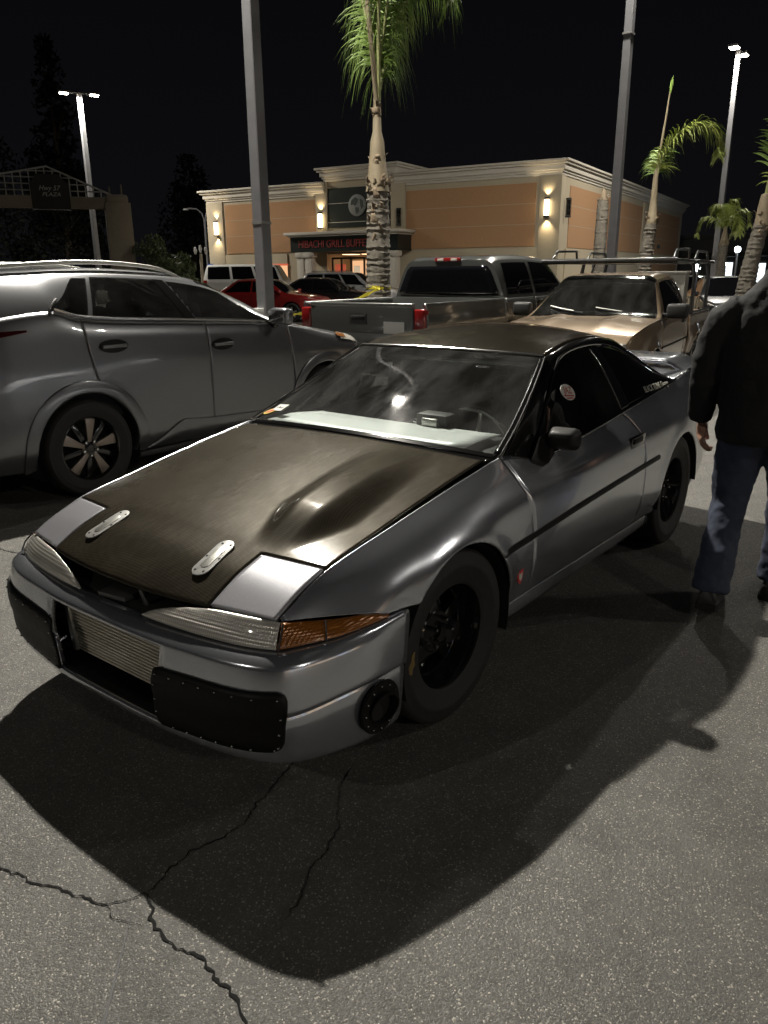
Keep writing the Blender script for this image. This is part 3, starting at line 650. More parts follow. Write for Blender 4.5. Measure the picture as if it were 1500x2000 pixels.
def palm(x, y, h, r, label, shaft=None, lean=(0, 0), seed=1, ringm=M_bark, group='palms planted in the car park islands'):
    R = random.Random(seed); t = empty('palm_tree', (x, y, 0), 0, label, 'palm tree', group)
    bm = bmesh.new(); n = int(h/.047); rings = []
    for k in range(n+1):
        q = k/n; z = h*q; big = .5+.5*(k % 2); rad = r*(1.12-.28*q+.10*math.exp(-z/.3))*(1+.13*(big-.5)+R.uniform(-.03, .03))
        cx, cy_ = lean[0]*q*q, lean[1]*q*q; rings.append([bm.verts.new((cx+rad*cos(2*pi*j/18)*(1+R.uniform(-.05, .05)), cy_+rad*sin(2*pi*j/18)*(1+R.uniform(-.05, .05)), z+R.uniform(-.016, .016))) for j in range(18)])
    for A, B in zip(rings, rings[1:]):
        for j in range(18): bm.faces.new((A[j], A[(j+1) % 18], B[(j+1) % 18], B[j]))
    bm.faces.new(rings[-1]); from_bm('trunk', bm, ringm, t, True, 25)
    return t, Vector((lean[0], lean[1], h))
def boots(t, z0, z1, r, n, seed, cx=0, cy_=0):
    """torn leaf bases round the trunk top, each its own curled scrap"""
    R = random.Random(seed)
    for k in range(n):
        a = R.random()*2*pi; z = z0+(z1-z0)*R.random(); e = Vector((cos(a), sin(a), 0)); s = Vector((-sin(a), cos(a), 0)); w = R.uniform(.07, .17); L = R.uniform(.08, .17)
        p = Vector((cx, cy_, z))+e*r*.92; V = []
        for q in (0, .35, .7, 1):
            c = p+Vector((0, 0, L*q))+e*(.035*q*q*R.uniform(.2, 2.2))+s*(.05*q*R.uniform(-1, 1)); V += [tuple(c-s*w*(1-.6*q)/2), tuple(c+e*.015), tuple(c+s*w*(1-.6*q)/2)]
        F = [(3*i+j, 3*i+j+1, 3*i+j+4, 3*i+j+3) for i in range(3) for j in range(2)]
        o = from_py('leaf_base', V, F, M_boot, t, True); solid(o, .003, 0)
# the palm behind the grey pickup: dead sheaths, two bare spears, one heavy frond sagging to the right
p1_, top = palm(-7.85, -6.62, 3.05, .215, 'ringed palm trunk tied with yellow tape behind the grey pickup, with one heavy drooping frond', seed=3)
lathe('crownshaft', [(.205, 2.95), (.19, 3.1), (.155, 3.3), (.125, 3.6), (.115, 3.75), (.075, 3.9), (.062, 4.3), (.045, 4.55), (.001, 4.6)], M_shaft, p1_, 20, 'Z')
boots(p1_, 2.72, 3.08, .20, 26, 5); boots(p1_, 3.25, 3.45, .13, 7, 6); boots(p1_, 4.12, 4.25, .065, 5, 9); boots(p1_, 1.9, 2.75, .205, 12, 12)
# picture axes at the palm: right = (0.61,-0.79) reversed below as e1, toward the viewer = e2
e1 = Vector((-.618, .786, 0)); e2 = Vector((.786, .618, 0)); b0 = Vector((0, 0, 4.45))
def fp(*q): return [tuple(b0+e1*a+e2*b+Vector((0, 0, c))) for a, b, c in q]
tube('spear_leaf', fp((0, .10, -.1), (-.10, .32, .9), (-.23, .5, 2.1), (-.34, .6, 3.2)), [.046, .040, .032, .012], M_shaft, p1_, 8)
tube('spear_leaf', fp((.03, .10, -.1), (.04, .32, .9), (.05, .5, 2.1), (.04, .6, 3.0)), [.036, .032, .026, .01], M_rach, p1_, 8)
frond('frond', fp((.05, -.05, .1), (.22, -.1, .75), (.48, -.1, 1.35), (.82, -.05, 1.75), (1.10, 0, 1.70), (1.22, .02, 1.35)), p1_, M_frond, .95, 85, 1.0, .030, .05, .036, 1)
frond('frond', fp((.03, .03, .2), (.12, .15, .9), (.25, .3, 1.6), (.42, .42, 2.15), (.62, .5, 2.3)), p1_, M_frond, .95, 70, 1.05, .028, .1, .036, 2)
frond('frond', fp((-.02, .0, .2), (-.05, -.2, 1.0), (-.02, -.45, 1.7), (.15, -.7, 2.1)), p1_, M_frond, .85, 55, 1.05, .026, .12, .034, 3)
frond('frond', fp((-.03, .02, .4), (-.35, .1, 1.8), (-.75, .1, 2.55), (-1.02, .08, 2.35), (-1.13, .05, 1.95)), p1_, M_frond, .62, 46, 1.1, .026, .45, .03, 4)
# yellow tape from the pole to the palm
M_tape = mat('yellow_tape', (.60, .52, .03), .5)
tpe = empty('caution_tape', (-4.92, -6.48, 0), 0, 'yellow tape strung from the near light pole to the palm trunk', 'tape')
pa = Vector((.10, .05, 1.02)); pb = Vector((-2.93+.16, -.14+.16, 1.36)); V = []; F = []
for k in range(25):
    q = k/24; p = pa.lerp(pb, q)+Vector((0, 0, -.13*sin(pi*q))); w = .022*(1+.5*sin(k*1.9)); V += [tuple(p+Vector((0, .004, -w))), tuple(p+Vector((0, -.004, w)))]
    if k: F.append((2*k-2, 2*k-1, 2*k+1, 2*k))
from_py('tape_strip', V, F, M_tape, tpe)
lathe('tape_loop', [(.222, -.03), (.226, 0), (.222, .03)], M_tape, tpe, 24, 'Z', (-2.93, -.14, 1.37))
for d in ((.25, .3, -.02), (.1, .32, -.06), (.3, .15, .02)): from_py('tape_tail', [(-2.78, .02, 1.37), (-2.78+.02, .02, 1.40), (-2.78+d[0], .02+d[1]*.4, 1.38+d[2]), (-2.78+d[0]*.9, .02+d[1]*.5, 1.35+d[2])], [(0, 1, 2, 3)], M_tape, tpe)
# palm beyond the tan pickup: spear and one arching frond
p2_, top = palm(-19.18, -5.92, 2.95, .185, 'palm beyond the tan pickup with a tall bare spear and one frond arching right', lean=(-.02, .12), seed=8)
e1b = Vector((-.27, .963, 0)); b0 = Vector((-.02, .12, 2.9))
lathe('crownshaft', [(.16, 2.85), (.17, 2.95), (.12, 3.08), (.09, 3.5), (.07, 4.0), (.055, 4.2), (.001, 4.25)], M_shaft, p2_, 18, 'Z', (-.02, .12, 0)); boots(p2_, 2.8, 3.1, .16, 18, 3, -.02, .12)
e1 = e1b; e2 = Vector((.96, .27, 0))
tube('spear_leaf', fp((0, 0, 1.0), (.05, 0, 1.8), (.13, 0, 2.7), (.18, 0, 3.45)), [.045, .036, .026, .010], M_shaft, p2_, 8); tube('spear_tip', fp((.175, 0, 3.2), (.19, 0, 3.42), (.215, 0, 3.62)), [.02, .05, .004], M_frond, p2_, 6)
frond('frond', fp((.02, 0, 1.1), (.16, .05, 1.75), (.50, .1, 2.2), (.95, .1, 2.42), (1.32, .05, 2.30), (1.52, 0, 1.95), (1.56, 0, 1.6)), p2_, M_frond2, .78, 85, .62, .03, .08, .045, 11)
frond('frond', fp((0, 0, 1.1), (.0, -.25, 1.6), (.1, -.6, 1.9), (.2, -.9, 1.8)), p2_, M_frond, .62, 45, .8, .03, .1, .04, 12)
# topped trunk beside it
p3_, top = palm(-21.5, -8.22, 3.75, .20, 'dead palm trunk without a crown in front of the restaurant side wall', seed=15); boots(p3_, 3.5, 3.8, .15, 14, 4)
lathe('broken_tip', [(.15, 3.7), (.09, 3.85), (.07, 4.0), (.001, 4.12)], M_boot, p3_, 10, 'Z')
# far palm
p4_, top = palm(-33.3, -7.55, 2.7, .20, 'small far palm with a loose yellow green crown behind the right lamp pole', seed=21); b0 = Vector((0, 0, 2.7)); e1 = Vector((-.2, .98, 0)); e2 = Vector((.98, .2, 0))
lathe('crownshaft', [(.20, 2.65), (.14, 2.9), (.08, 3.3), (.001, 3.35)], M_shaft, p4_, 14, 'Z'); boots(p4_, 2.5, 2.8, .2, 12, 8)
for k, q in enumerate(((-1.0, .1, 1.0, .35), (-.55, .3, 1.5, 1.15), (.35, .1, 1.7, 1.45), (.85, -.1, 1.25, .7), (.5, .4, 1.0, .3), (-.3, -.3, 1.5, 1.1))):
    frond('frond', fp((0, 0, .5), (q[0]*.45, q[1]*.5, q[2]), (q[0]*.85, q[1], q[2]+.05), (q[0]*1.1, q[1]*1.2, q[3])), p4_, M_frond2, .55, 34, .7, .025, .12, .05, 30+k)
# palm at the right edge
p5_, top = palm(-18.0, -2.90, 2.75, .20, 'palm at the right edge of the picture with upright green leaf blades', lean=(-.08, .22), seed=25); b0 = Vector((-.08, .22, 2.7)); e1 = Vector((-.16, .987, 0)); e2 = Vector((.987, .16, 0))
lathe('crownshaft', [(.19, 2.65), (.17, 2.8), (.13, 3.2), (.10, 3.35), (.001, 3.4)], M_shaft, p5_, 16, 'Z', (-.08, .22, 0)); boots(p5_, 2.4, 2.9, .18, 16, 10, -.08, .22)
frond('frond', fp((0, 0, .5), (.12, .02, 1.3), (.26, .05, 2.1), (.42, .05, 2.9)), p5_, M_frond, .7, 24, .35, .03, .3, .07, 41); frond('frond', fp((.02, 0, .5), (.25, -.1, 1.3), (.55, -.15, 2.0), (.95, -.2, 2.3)), p5_, M_frond2, .7, 34, .6, .03, .2, .06, 42)
tube('spear_leaf', fp((0, 0, .5), (.08, 0, 1.4), (.18, 0, 2.3)), [.05, .04, .01], M_rach, p5_, 8)

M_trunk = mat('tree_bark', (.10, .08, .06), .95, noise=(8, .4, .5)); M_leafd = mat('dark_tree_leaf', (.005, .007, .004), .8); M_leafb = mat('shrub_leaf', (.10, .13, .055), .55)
def leaf_cloud(name, blobs, m, parent, n, size, seed):
    R = random.Random(seed); V = []; F = []; tot = sum(b[3]**2 for b in blobs)
    for cx, cy_, cz, r in blobs:
        for _ in range(int(n*r*r/tot)):
            d = Vector((R.gauss(0, 1), R.gauss(0, 1), R.gauss(0, 1))).normalized()*r*(.35+.65*R.random()**.4); p = Vector((cx, cy_, cz))+Vector((d.x, d.y, d.z*.9))
            a = Vector((R.gauss(0, 1), R.gauss(0, 1), R.gauss(0, 1))).normalized(); b = a.cross(Vector((R.gauss(0, 1), R.gauss(0, 1), R.gauss(0, 1)))).normalized(); s = size*R.uniform(.5, 1.3); i = len(V)
            V += [tuple(p-a*s), tuple(p+b*s*.45), tuple(p+a*s), tuple(p-b*s*.45)]; F.append((i, i+1, i+2, i+3))
    return from_py(name, V, F, m, parent)
def tree(x, y, h, r, label, seed, conifer=False, n=9000, size=.24):
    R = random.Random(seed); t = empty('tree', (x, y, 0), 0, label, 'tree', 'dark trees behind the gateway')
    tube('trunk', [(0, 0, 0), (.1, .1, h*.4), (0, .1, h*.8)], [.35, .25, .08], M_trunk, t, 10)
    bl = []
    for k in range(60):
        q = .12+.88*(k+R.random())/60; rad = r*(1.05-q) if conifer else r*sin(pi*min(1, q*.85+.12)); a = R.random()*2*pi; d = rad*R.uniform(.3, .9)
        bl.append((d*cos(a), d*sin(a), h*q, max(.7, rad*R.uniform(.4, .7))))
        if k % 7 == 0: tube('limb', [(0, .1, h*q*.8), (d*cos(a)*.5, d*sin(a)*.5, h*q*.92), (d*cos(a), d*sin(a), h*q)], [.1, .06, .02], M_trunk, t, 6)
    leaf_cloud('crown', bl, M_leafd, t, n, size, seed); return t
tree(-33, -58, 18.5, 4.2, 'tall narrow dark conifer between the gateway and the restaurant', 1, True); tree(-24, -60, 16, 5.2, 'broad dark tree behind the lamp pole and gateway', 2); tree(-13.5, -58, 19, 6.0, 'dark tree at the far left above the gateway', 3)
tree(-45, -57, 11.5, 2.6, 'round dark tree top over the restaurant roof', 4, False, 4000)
def shrub(x, y, h, r, label, seed):
    R = random.Random(seed); t = empty('shrub', (x, y, 0), 0, label, 'shrub', 'shrubs beside the gateway pillar'); bl = []
    for k in range(9):
        a = R.random()*2*pi; d = r*R.random()*.8; z = h*R.uniform(.3, .95); bl.append((d*cos(a), d*sin(a), z, r*R.uniform(.3, .5))); tube('stem', [(0, 0, 0), (d*cos(a)*.6, d*sin(a)*.6, z*.6), (d*cos(a), d*sin(a), z)], [.04, .03, .01], M_trunk, t, 5)
    leaf_cloud('foliage', bl, M_leafb, t, 1500, .10, seed)
shrub(-16.4, -24.6, 2.9, 1.0, 'leafy shrub against the right side of the gateway pillar', 5); shrub(-17.6, -25.2, 2.5, 1.1, 'lower leafy shrub right of the gateway pillar', 6); shrub(-19.0, -26.0, 2.6, 1.0, 'dim shrub farthest right of the gateway pillar', 7)
# ------------------------------------------------------------------ shared vehicle parts
def tyre_bm(R, w, rr, sq=0.66):
    bm = bmesh.new(); h = w/2
    prof = [(rr-0.004, -h*0.86), (rr+0.006, -h*0.92), (rr+(R-rr)*0.45, -h), (R-0.022, -h*0.97), (R-0.006, -h*(sq+.18*(1-sq)/.34)), (R, -h*sq), (R, h*sq), (R-0.006, h*(sq+.18*(1-sq)/.34)), (R-0.022, h*0.985),
            (rr+(R-rr)*0.62, h*1.0), (rr+(R-rr)*0.60, h*1.015), (rr+(R-rr)*0.5, h*1.015), (rr+(R-rr)*0.48, h), (rr+0.012, h*0.93), (rr+0.006, h*0.9), (rr-0.004, h*0.86)]
    add_lathe(bm, prof, 56, 'Y', closed=True); bmesh.ops.recalc_face_normals(bm, faces=bm.faces); return bm

def spoke_bm(r0, r1, w0, w1, h0, h1, t, k, n, twist=0.0):
    bm = bmesh.new(); a = 2*pi*k/n+pi/2; vs = []
    for r, w, h, da in ((r0, w0, h0, 0), (r1, w1, h1, twist)):
        e = Vector((cos(a+da), 0, sin(a+da))); s = Vector((-sin(a+da), 0, cos(a+da)))
        for sw, sh in ((-1, -1), (1, -1), (1, 1), (-1, 1)):
            vs.append(bm.verts.new(e*r+s*(sw*w/2)+Vector((0, h+sh*t/2, 0))))
    for q in ((0, 1, 2, 3), (7, 6, 5, 4), (0, 4, 5, 1), (1, 5, 6, 2), (2, 6, 7, 3), (3, 7, 4, 0)): bm.faces.new([vs[i] for i in q])
    bmesh.ops.recalc_face_normals(bm, faces=bm.faces)
    bmesh.ops.bevel(bm, geom=list(bm.edges), offset=t*0.16, segments=2, profile=0.5, affect='EDGES'); return bm

def race_wheel(car, c, side, steer=0.0):
    """wide drag tyre on a deep black five-spoke rim"""
    w = empty('wheel', c, (0 if side > 0 else pi)+steer); w.parent = car
    from_bm('tyre', tyre_bm(0.333, 0.255, 0.205, .84), M_rubber, w)
    h = 0.1
    lathe('rim', [(0.196, -h), (0.208, h*0.86), (0.213, h*1.0), (0.211, h*1.04), (0.203, h*1.03), (0.199, h*0.93), (0.190, h*0.72), (0.187, h*0.35), (0.181, h*0.22), (0.172, h*0.2), (0.170, h*0.05), (0.178, -h*0.5), (0.18, -h)], M_gloss, w, 56)
    for k in range(5): from_bm('spoke', spoke_bm(0.055, 0.176, 0.062, 0.058, 0.028, 0.012, 0.022, k, 5), M_gloss, w)
    lathe('hub', [(0.0, 0.012), (0.085, 0.012), (0.085, 0.034), (0.078, 0.04), (0.036, 0.04), (0.034, 0.03), (0.0, 0.03)], M_gloss, w, 32)
    for k in range(5):
        a = 2*pi*k/5+0.6
        tube('wheel_stud', [(0.057*cos(a), 0.034, 0.057*sin(a)), (0.057*cos(a), 0.07, 0.057*sin(a)), (0.057*cos(a), 0.082, 0.057*sin(a))], [0.0105, 0.0105, 0.006], M_chrome, w, 6)
    tube('valve_stem', [(0.176, 0.03, 0.02), (0.166, 0.075, 0.02)], 0.005, M_chrome, w, 6)
    lathe('brake_disc', [(0.05, -0.03), (0.14, -0.03), (0.14, -0.042), (0.05, -0.042)], M_cage, w, 32, closed=True)
    return w

def road_wheel(car, c, R, w, rr, side, nsp=5, mface=None, mdark=None, twin=False, detail=True):
    """name > tyre, rim, spokes, nuts; side +1 faces +Y"""
    W = empty('wheel', c, 0 if side > 0 else pi); W.parent = car
    mface = mface or M_alu; mdark = mdark or M_gloss
    from_bm('tyre', tyre_bm(R, w, rr), M_rubber, W); h = w*0.45
    lathe('rim', [(rr-0.012, -h), (rr-0.002, h*0.9), (rr+0.004, h), (rr-0.004, h*1.02), (rr-0.014, h*0.9), (rr-0.022, h*0.5), (rr-0.026, -h)], mdark, W, 48)
    lathe('rim_face', [(0.0, -0.01), (rr-0.02, -0.01), (rr-0.02, -0.02), (0, -0.02)], M_under, W, 32)
    for k in range(nsp):
        from_bm('spoke', spoke_bm(0.05, rr-0.008, 0.03 if detail else 0.05, 0.085 if detail else 0.06, h*0.75, h*0.72, 0.022, k, nsp, 0.12 if detail else 0), mface, W)
        if detail and twin: from_bm('spoke_web', spoke_bm(0.05, rr-0.012, 0.04, 0.04, h*0.6, h*0.5, 0.02, k+0.5, nsp, 0.1), mdark, W)
    lathe('hub_cap', [(0.075, h*0.5), (0.07, h*0.8), (0.034, h*0.84), (0.033, h*0.9), (0.029, h*0.92), (0.028, h*0.87), (0.0, h*0.87)], mdark, W, 24)
    if detail:
        for k in range(nsp):
            a = 2*pi*(k+0.5)/nsp+pi/2
            tube('wheel_nut', [(0.057*cos(a), h*0.7, 0.057*sin(a)), (0.057*cos(a), h*0.92, 0.057*sin(a))], 0.009, M_chrome, W, 6)
    return W

def flare_at(cx, R, cz, amp=0.010, wd=0.05):
    def f(x, z):
        d = math.hypot(x-cx, z-cz)-R
        return amp*math.exp(-(max(d, 0)/wd)**2) if z > cz-0.1 else 0.0
    return f
def smooth01(a): a = min(max(a, 0), 1); return a*a*(3-2*a)
# ================================================================== OTHER VEHICLES
def close_end(L, x, out, bulge, n=16, t1=None):
    t1 = L.n if t1 is None else t1; rows = []
    for t in np.linspace(0, t1, 22):
        p = L.at(x, t); row = []
        for q in np.linspace(-1, 1, n): row.append((x+out*bulge*(1-abs(q)**2.5)*sin(pi*min(1, .15+.8*t/t1)), p[1]*q, p[2]))
        rows.append(row)
    return np.array(rows)
def off(G, d):
    """push a grid outward along its own normals"""
    N = np.zeros_like(G); du = np.gradient(G, axis=1); dv = np.gradient(G, axis=0); N = np.cross(du, dv); N /= np.maximum(np.linalg.norm(N, axis=2), 1e-9)[..., None]
    if (N[..., 1].mean() < 0 and abs(N[..., 1].mean()) > .3) or (abs(N[..., 1].mean()) <= .3 and N[..., 2].mean() < 0): N = -N
    return G+N*d
def wheel_arches(car, axles, R, cz, w, m=None):
    for s in (1, -1):
        for cx in axles:
            G = np.array([[(cx+R*cos(a), s*y, cz+R*sin(a)) for a in np.linspace(-.45, pi+.45, 32)] for y in (w, w-.1, w-.4)]); grid_obj('wheel_well', G, M_under, car)

def saloon(name, label, cat, M, pos, rz, L, W, H, wb, xr, zb, zc, group=None, R=.32, wagon=False, van=False, detail=False, lamp=M_lens, roofrails=False):
    """car by cross sections. local +X forward, origin on the ground under the middle. xr: rear end, rear-glass base, roof rear, roof front, windscreen base, nose (fractions of L from the tail)"""
    car = empty(name, pos, rz, label, cat, group); X = [(-.5+f)*L for f in xr]; h = W/2
    ztail = zb-.02 if not wagon else zb
    C = [(X[0], ztail-.03), (X[1], ztail+.04), (X[2], H-.02), ((X[2]+X[3])/2, H), (X[3], H-.03), (X[4], zc), ((X[4]+X[5])/2, zc-.07), (X[5]-.12, zc-.17), (X[5], zc-.30)]
    if wagon: C[0] = (X[0], zb+.10); C[1] = (X[1], zb+.16)
    cz = pch(C)
    bz = lambda x: min(zb+.04*(.5-(x/L)), float(cz(x))-.055)
    taper = pch([(X[0], .86), (X[0]+.35, .97), (0, 1), (X[5]-.7, .97), (X[5]-.15, .80), (X[5], .66)])
    xs = np.linspace(X[0], X[5], 40); S = lambda f: [tuple(f(float(x))) for x in xs]
    def railf(x):
        up = max(0, min(1, (float(cz(x))-zb-.06)/(H-zb-.12))); return (x, h*taper(x)*(.86-.22*up), float(cz(x))-.022-.035*up)
    rows = [S(lambda x: (x, h*taper(x)*.93, .24)), S(lambda x: (x, h*taper(x)*.985, .42)), S(lambda x: (x, h*taper(x), .62 if not van else .8)), S(lambda x: (x, h*taper(x)*.985, (bz(x)+.62)/2+.06)), S(lambda x: (x, h*taper(x)*.945, bz(x))), S(railf), S(lambda x: (x, h*.30, float(cz(x))-.004)), S(lambda x: (x, 0.0, float(cz(x))))]
    LL = Loft(rows); ax = (-wb/2, wb/2); A = R+.055
    inn = (0, 0, .6)
    G, K = cut_arches(LL, LL.panel(X[0], X[5], 0, 4, nu=110, nv=24), [(c, A, R) for c in ax]); both('body_side', G, M, car, inn, 0, K)
    both('upper_body', LL.panel(X[0], X[4], 4, 5, nu=50, nv=8), M, car, inn)
    G = LL.panel(X[4], X[5], 4, 7, nu=24, nv=14); hood = np.concatenate([G, (G*MIR)[::-1]], 0); grid_obj('bonnet', hood, M, car, inn)
    G = LL.panel(X[0], X[4], 5, 7, nu=60, nv=8); top = np.concatenate([G, (G*MIR)[::-1]], 0); grid_obj('roof', top, M, car, inn)
    grid_obj('front_fascia', close_end(LL, X[5], 1, .10), M, car, inn); grid_obj('rear_fascia', close_end(LL, X[0], -1, .06), M, car, inn)
    # glass laid into the shell
    def gl(nm, x0, x1, t0, t1, n=24, m=None):
        return off(LL.panel(x0, x1, t0, t1, nu=n, nv=8), .006)
    slant = lambda a, b: (lambda t: a+(b-a)*min(1, max(0, t-4)))
    G = off(LL.panel(X[3]+.06, X[4]-.03, 5.12, 7, nu=20, nv=10), .006); grid_obj('windscreen', np.concatenate([G, (G*MIR)[::-1]], 0), M_gdark, car, inn)
    G = off(LL.panel(X[1]+.04, X[2]-.05, 5.12, 7, nu=14, nv=10), .006); grid_obj('rear_window', np.concatenate([G, (G*MIR)[::-1]], 0), M_gdark, car, inn)
    xb0 = X[1]+(.32 if not (wagon or van) else .22); xt0 = X[2]+.05 if not (wagon or van) else X[2]+.10; xb1 = X[4]-.16; xt1 = X[3]+.02
    npan = 2 if not (wagon or van) else 3
    cuts = np.linspace(0, 1, npan+1)
    for k in range(npan):
        f0, f1 = cuts[k]+(.018 if k else 0), cuts[k+1]-(.018 if k < npan-1 else 0)
        both('side_window', off(LL.panel(slant(xb0+(xb1-xb0)*f0, xt0+(xt1-xt0)*f0), slant(xb0+(xb1-xb0)*f1, xt0+(xt1-xt0)*f1), 4.10, 4.90, nu=14, nv=6), .006), M_gdark, car, inn)
    xm = (xb0+xb1)/2
    for s in (1, -1):
        for x in (X[4]-.25, xm, xb0+.05 if npan == 2 else xb0+(xb1-xb0)/3):
            pts = [LL.at(x, t)*(1, s, 1)+np.array([0, s*.003, 0]) for t in np.linspace(.35, 4, 10)]; tube('door_gap', pts, .006, M_under, car, 4)
        for x in (X[4]-.95, xm-.22):
            p = LL.at(x, 3.35)*(1, s, 1); box('door_handle', tuple(p+np.array([0, s*.012, 0])), (.19, .025, .03), M if not van else M_trim, car, bev=.008)
        p = LL.at(X[4]-.22, 4.0)*(1, s, 1); box('door_mirror', (p[0], p[1]+s*.11, p[2]+.06), (.11, .19, .13), M, car, bev=.035, seg=3)
        G = off(LL.panel(X[5]-.36, X[5]-.01, 3.3, 4.15, nu=10, nv=5), .008); grid_obj('headlamp', G*(1, s, 1), lamp, car, inn)
        G = off(LL.panel(X[0]+.01, X[0]+.24, 3.1, 4.0, nu=8, nv=5), .008); grid_obj('tail_lamp', G*(1, s, 1), M_red, car, inn)
    box('grille', (X[5]+.085, 0, .50), (.05, W*.55, .16), M_trim, car, bev=.02); box('floor', (0, 0, .33), (L*.94, W*.8, .2), M_under, car)
    wheel_arches(car, ax, A, R, h-.02)
    for c in ax:
        for s in (1, -1): road_wheel(car, (c, s*(h-.115), R), R, .21, R*.66, s, 5, detail=detail)
    if roofrails:
        for s in (1, -1): tube('roof_rail', [tuple(LL.at(x, 5.5)*(1, s, 1)+np.array([0, 0, z])) for x, z in ((X[2]+.2, .01), (X[2]+.35, .05), (X[3]-.5, .05), (X[3]-.3, .01))], .018, M_alu, car)
    return car
P_red = paint('red_paint', (.26, .012, .010), .25, .4); P_blk = paint('black_paint', (.008, .008, .009), .3, .3); P_sil = paint('pale_silver_paint', (.42, .42, .43), .55, .38); P_whi = mat('white_paint', (.62, .62, .60), .4, 0, .8, .08); P_dk = paint('dark_grey_paint', (.03, .032, .036), .5, .3)
FRAC = (0, .15, .34, .56, .75, 1)
saloon('parked_saloon', 'red saloon parked between the near light pole and the grey pickup', 'car', P_red, (-16.6, -18.6, 0), radians(112), 4.6, 1.8, 1.45, 2.68, FRAC, .95, .98, 'cars parked before the restaurant')
saloon('parked_saloon', 'black saloon parked right of the red car, before the restaurant', 'car', P_blk, (-20.6, -19.4, 0), radians(112), 4.75, 1.82, 1.45, 2.75, FRAC, .95, .98, 'cars parked before the restaurant')
saloon('parked_suv', 'pale silver suv with roof rails behind the black saloon', 'car', P_sil, (-24.9, -21.6, 0), radians(114), 4.7, 1.85, 1.66, 2.72, (0, .03, .10, .57, .76, 1), 1.06, 1.08, 'cars parked before the restaurant', R=.35, wagon=True, roofrails=True)
saloon('passenger_van', 'white passenger van below the restaurant windows, left of the near pole', 'van', P_whi, (-27.3, -30.4, 0), radians(122), 5.4, 2.0, 2.10, 3.4, (0, .01, .03, .72, .84, 1), 1.25, 1.22, 'cars parked before the restaurant', R=.36, wagon=True, van=True)
saloon('parked_saloon', 'dark grey saloon behind the tan pickup bed, headlamps toward the lot', 'car', P_dk, (-19.6, -3.7, 0), radians(25), 4.7, 1.82, 1.46, 2.7, FRAC, .95, .98, 'cars parked at the right')
saloon('parked_saloon', 'black saloon nose to the walking man, beyond the rack posts', 'car', P_blk, (-23.5, -5.9, 0), radians(25), 4.7, 1.82, 1.46, 2.7, FRAC, .95, .98, 'cars parked at the right')

# ---- grey crossover beside the coupe
P_suv = paint('suv_grey_paint', (.172, .176, .185), .75, .31, dust=.03)
M_smoked = mat('smoked_red_lens', (.05, .004, .004), .1, 0, 1.0, .03)
suv = empty('crossover_suv', (.27, -3.95, 0), pi, 'dark grey crossover suv with roof rails parked to the left of the coupe', 'car')
hw = .92
bel = pch([(-.96, 1.20), (-.55, 1.34), (-.15, 1.375), (.05, 1.315), (1.02, 1.245), (2.12, 1.170), (2.35, 1.13), (2.8, 1.055), (3.2, .985), (3.6, .88)])
LS = Loft([
    [(-.98, .72, .30), (-.75, .80, .27), (.3, .84, .25), (2.6, .84, .25), (3.2, .78, .26), (3.6, .55, .28)],
    [(-.98, .80, .46), (-.6, .885, .42), (.3, .905, .40), (1.2, .895, .38), (2.6, .905, .40), (3.2, .84, .42), (3.6, .60, .42)],
    [(-.98, .82, .66), (-.5, .905, .63), (.3, .918, .62), (1.2, .905, .55), (2.6, .918, .62), (3.2, .86, .60), (3.6, .62, .56)],
    [(-.98, .82, .86), (-.5, .905, .86), (.3, .918, .86), (1.2, .917, .80), (2.6, .918, .82), (3.2, .86, .76), (3.6, .62, .68)],
    [(-.98, .79, 1.03), (-.5, .885, 1.06), (.3, .905, 1.07), (1.2, .912, 1.02), (2.6, .90, .96), (3.2, .84, .88), (3.6, .60, .78)],
    [(x, y, float(bel(x))) for x, y in ((-.96, .74), (-.55, .80), (-.15, .825), (.05, .845), (1.02, .865), (2.12, .86), (2.35, .85), (2.8, .815), (3.2, .755), (3.6, .50))],
    [(-.96, .66, 1.36), (-.80, .62, 1.53), (-.5, .60, 1.60), (.3, .60, 1.625), (.9, .605, 1.60), (1.3, .615, 1.55), (1.75, .66, 1.40), (2.12, .73, 1.215), (2.35, .77, 1.145), (2.8, .62, 1.09), (3.2, .55, 1.02), (3.6, .38, .93)],
    [(-.96, .30, 1.46), (-.80, .34, 1.59), (-.5, .36, 1.645), (.3, .36, 1.672), (.9, .36, 1.655), (1.3, .36, 1.60), (1.75, .36, 1.43), (2.3, .36, 1.175), (2.8, .32, 1.115), (3.2, .28, 1.05), (3.6, .2, .96)],
    [(-.96, 0, 1.48), (-.80, 0, 1.60), (-.5, 0, 1.655), (.3, 0, 1.682), (.9, 0, 1.665), (1.3, 0, 1.612), (1.75, 0, 1.45), (2.38, 0, 1.18), (2.8, 0, 1.12), (3.2, 0, 1.055), (3.6, 0, .97)]])
AX = (0.0, 2.66); WRs = .365; A1 = .425; CZ = .365
aS0 = arch_t(LS, AX[0], A1, CZ); aS1 = arch_t(LS, AX[1], A1, CZ); S_IN = (1.2, 0, .7)
def slow(x): return max(aS0(x), aS1(x))
cutA = pch([(0, .42), (1, .44), (2, .40), (3, .12), (4, .08), (5, .06)]); cutB = pch([(0, 1.20), (5, 1.19)]); cutC = pch([(0, 2.16), (1, 2.18), (2, 2.22), (3, 2.20), (4, 2.18), (5, 2.17)])
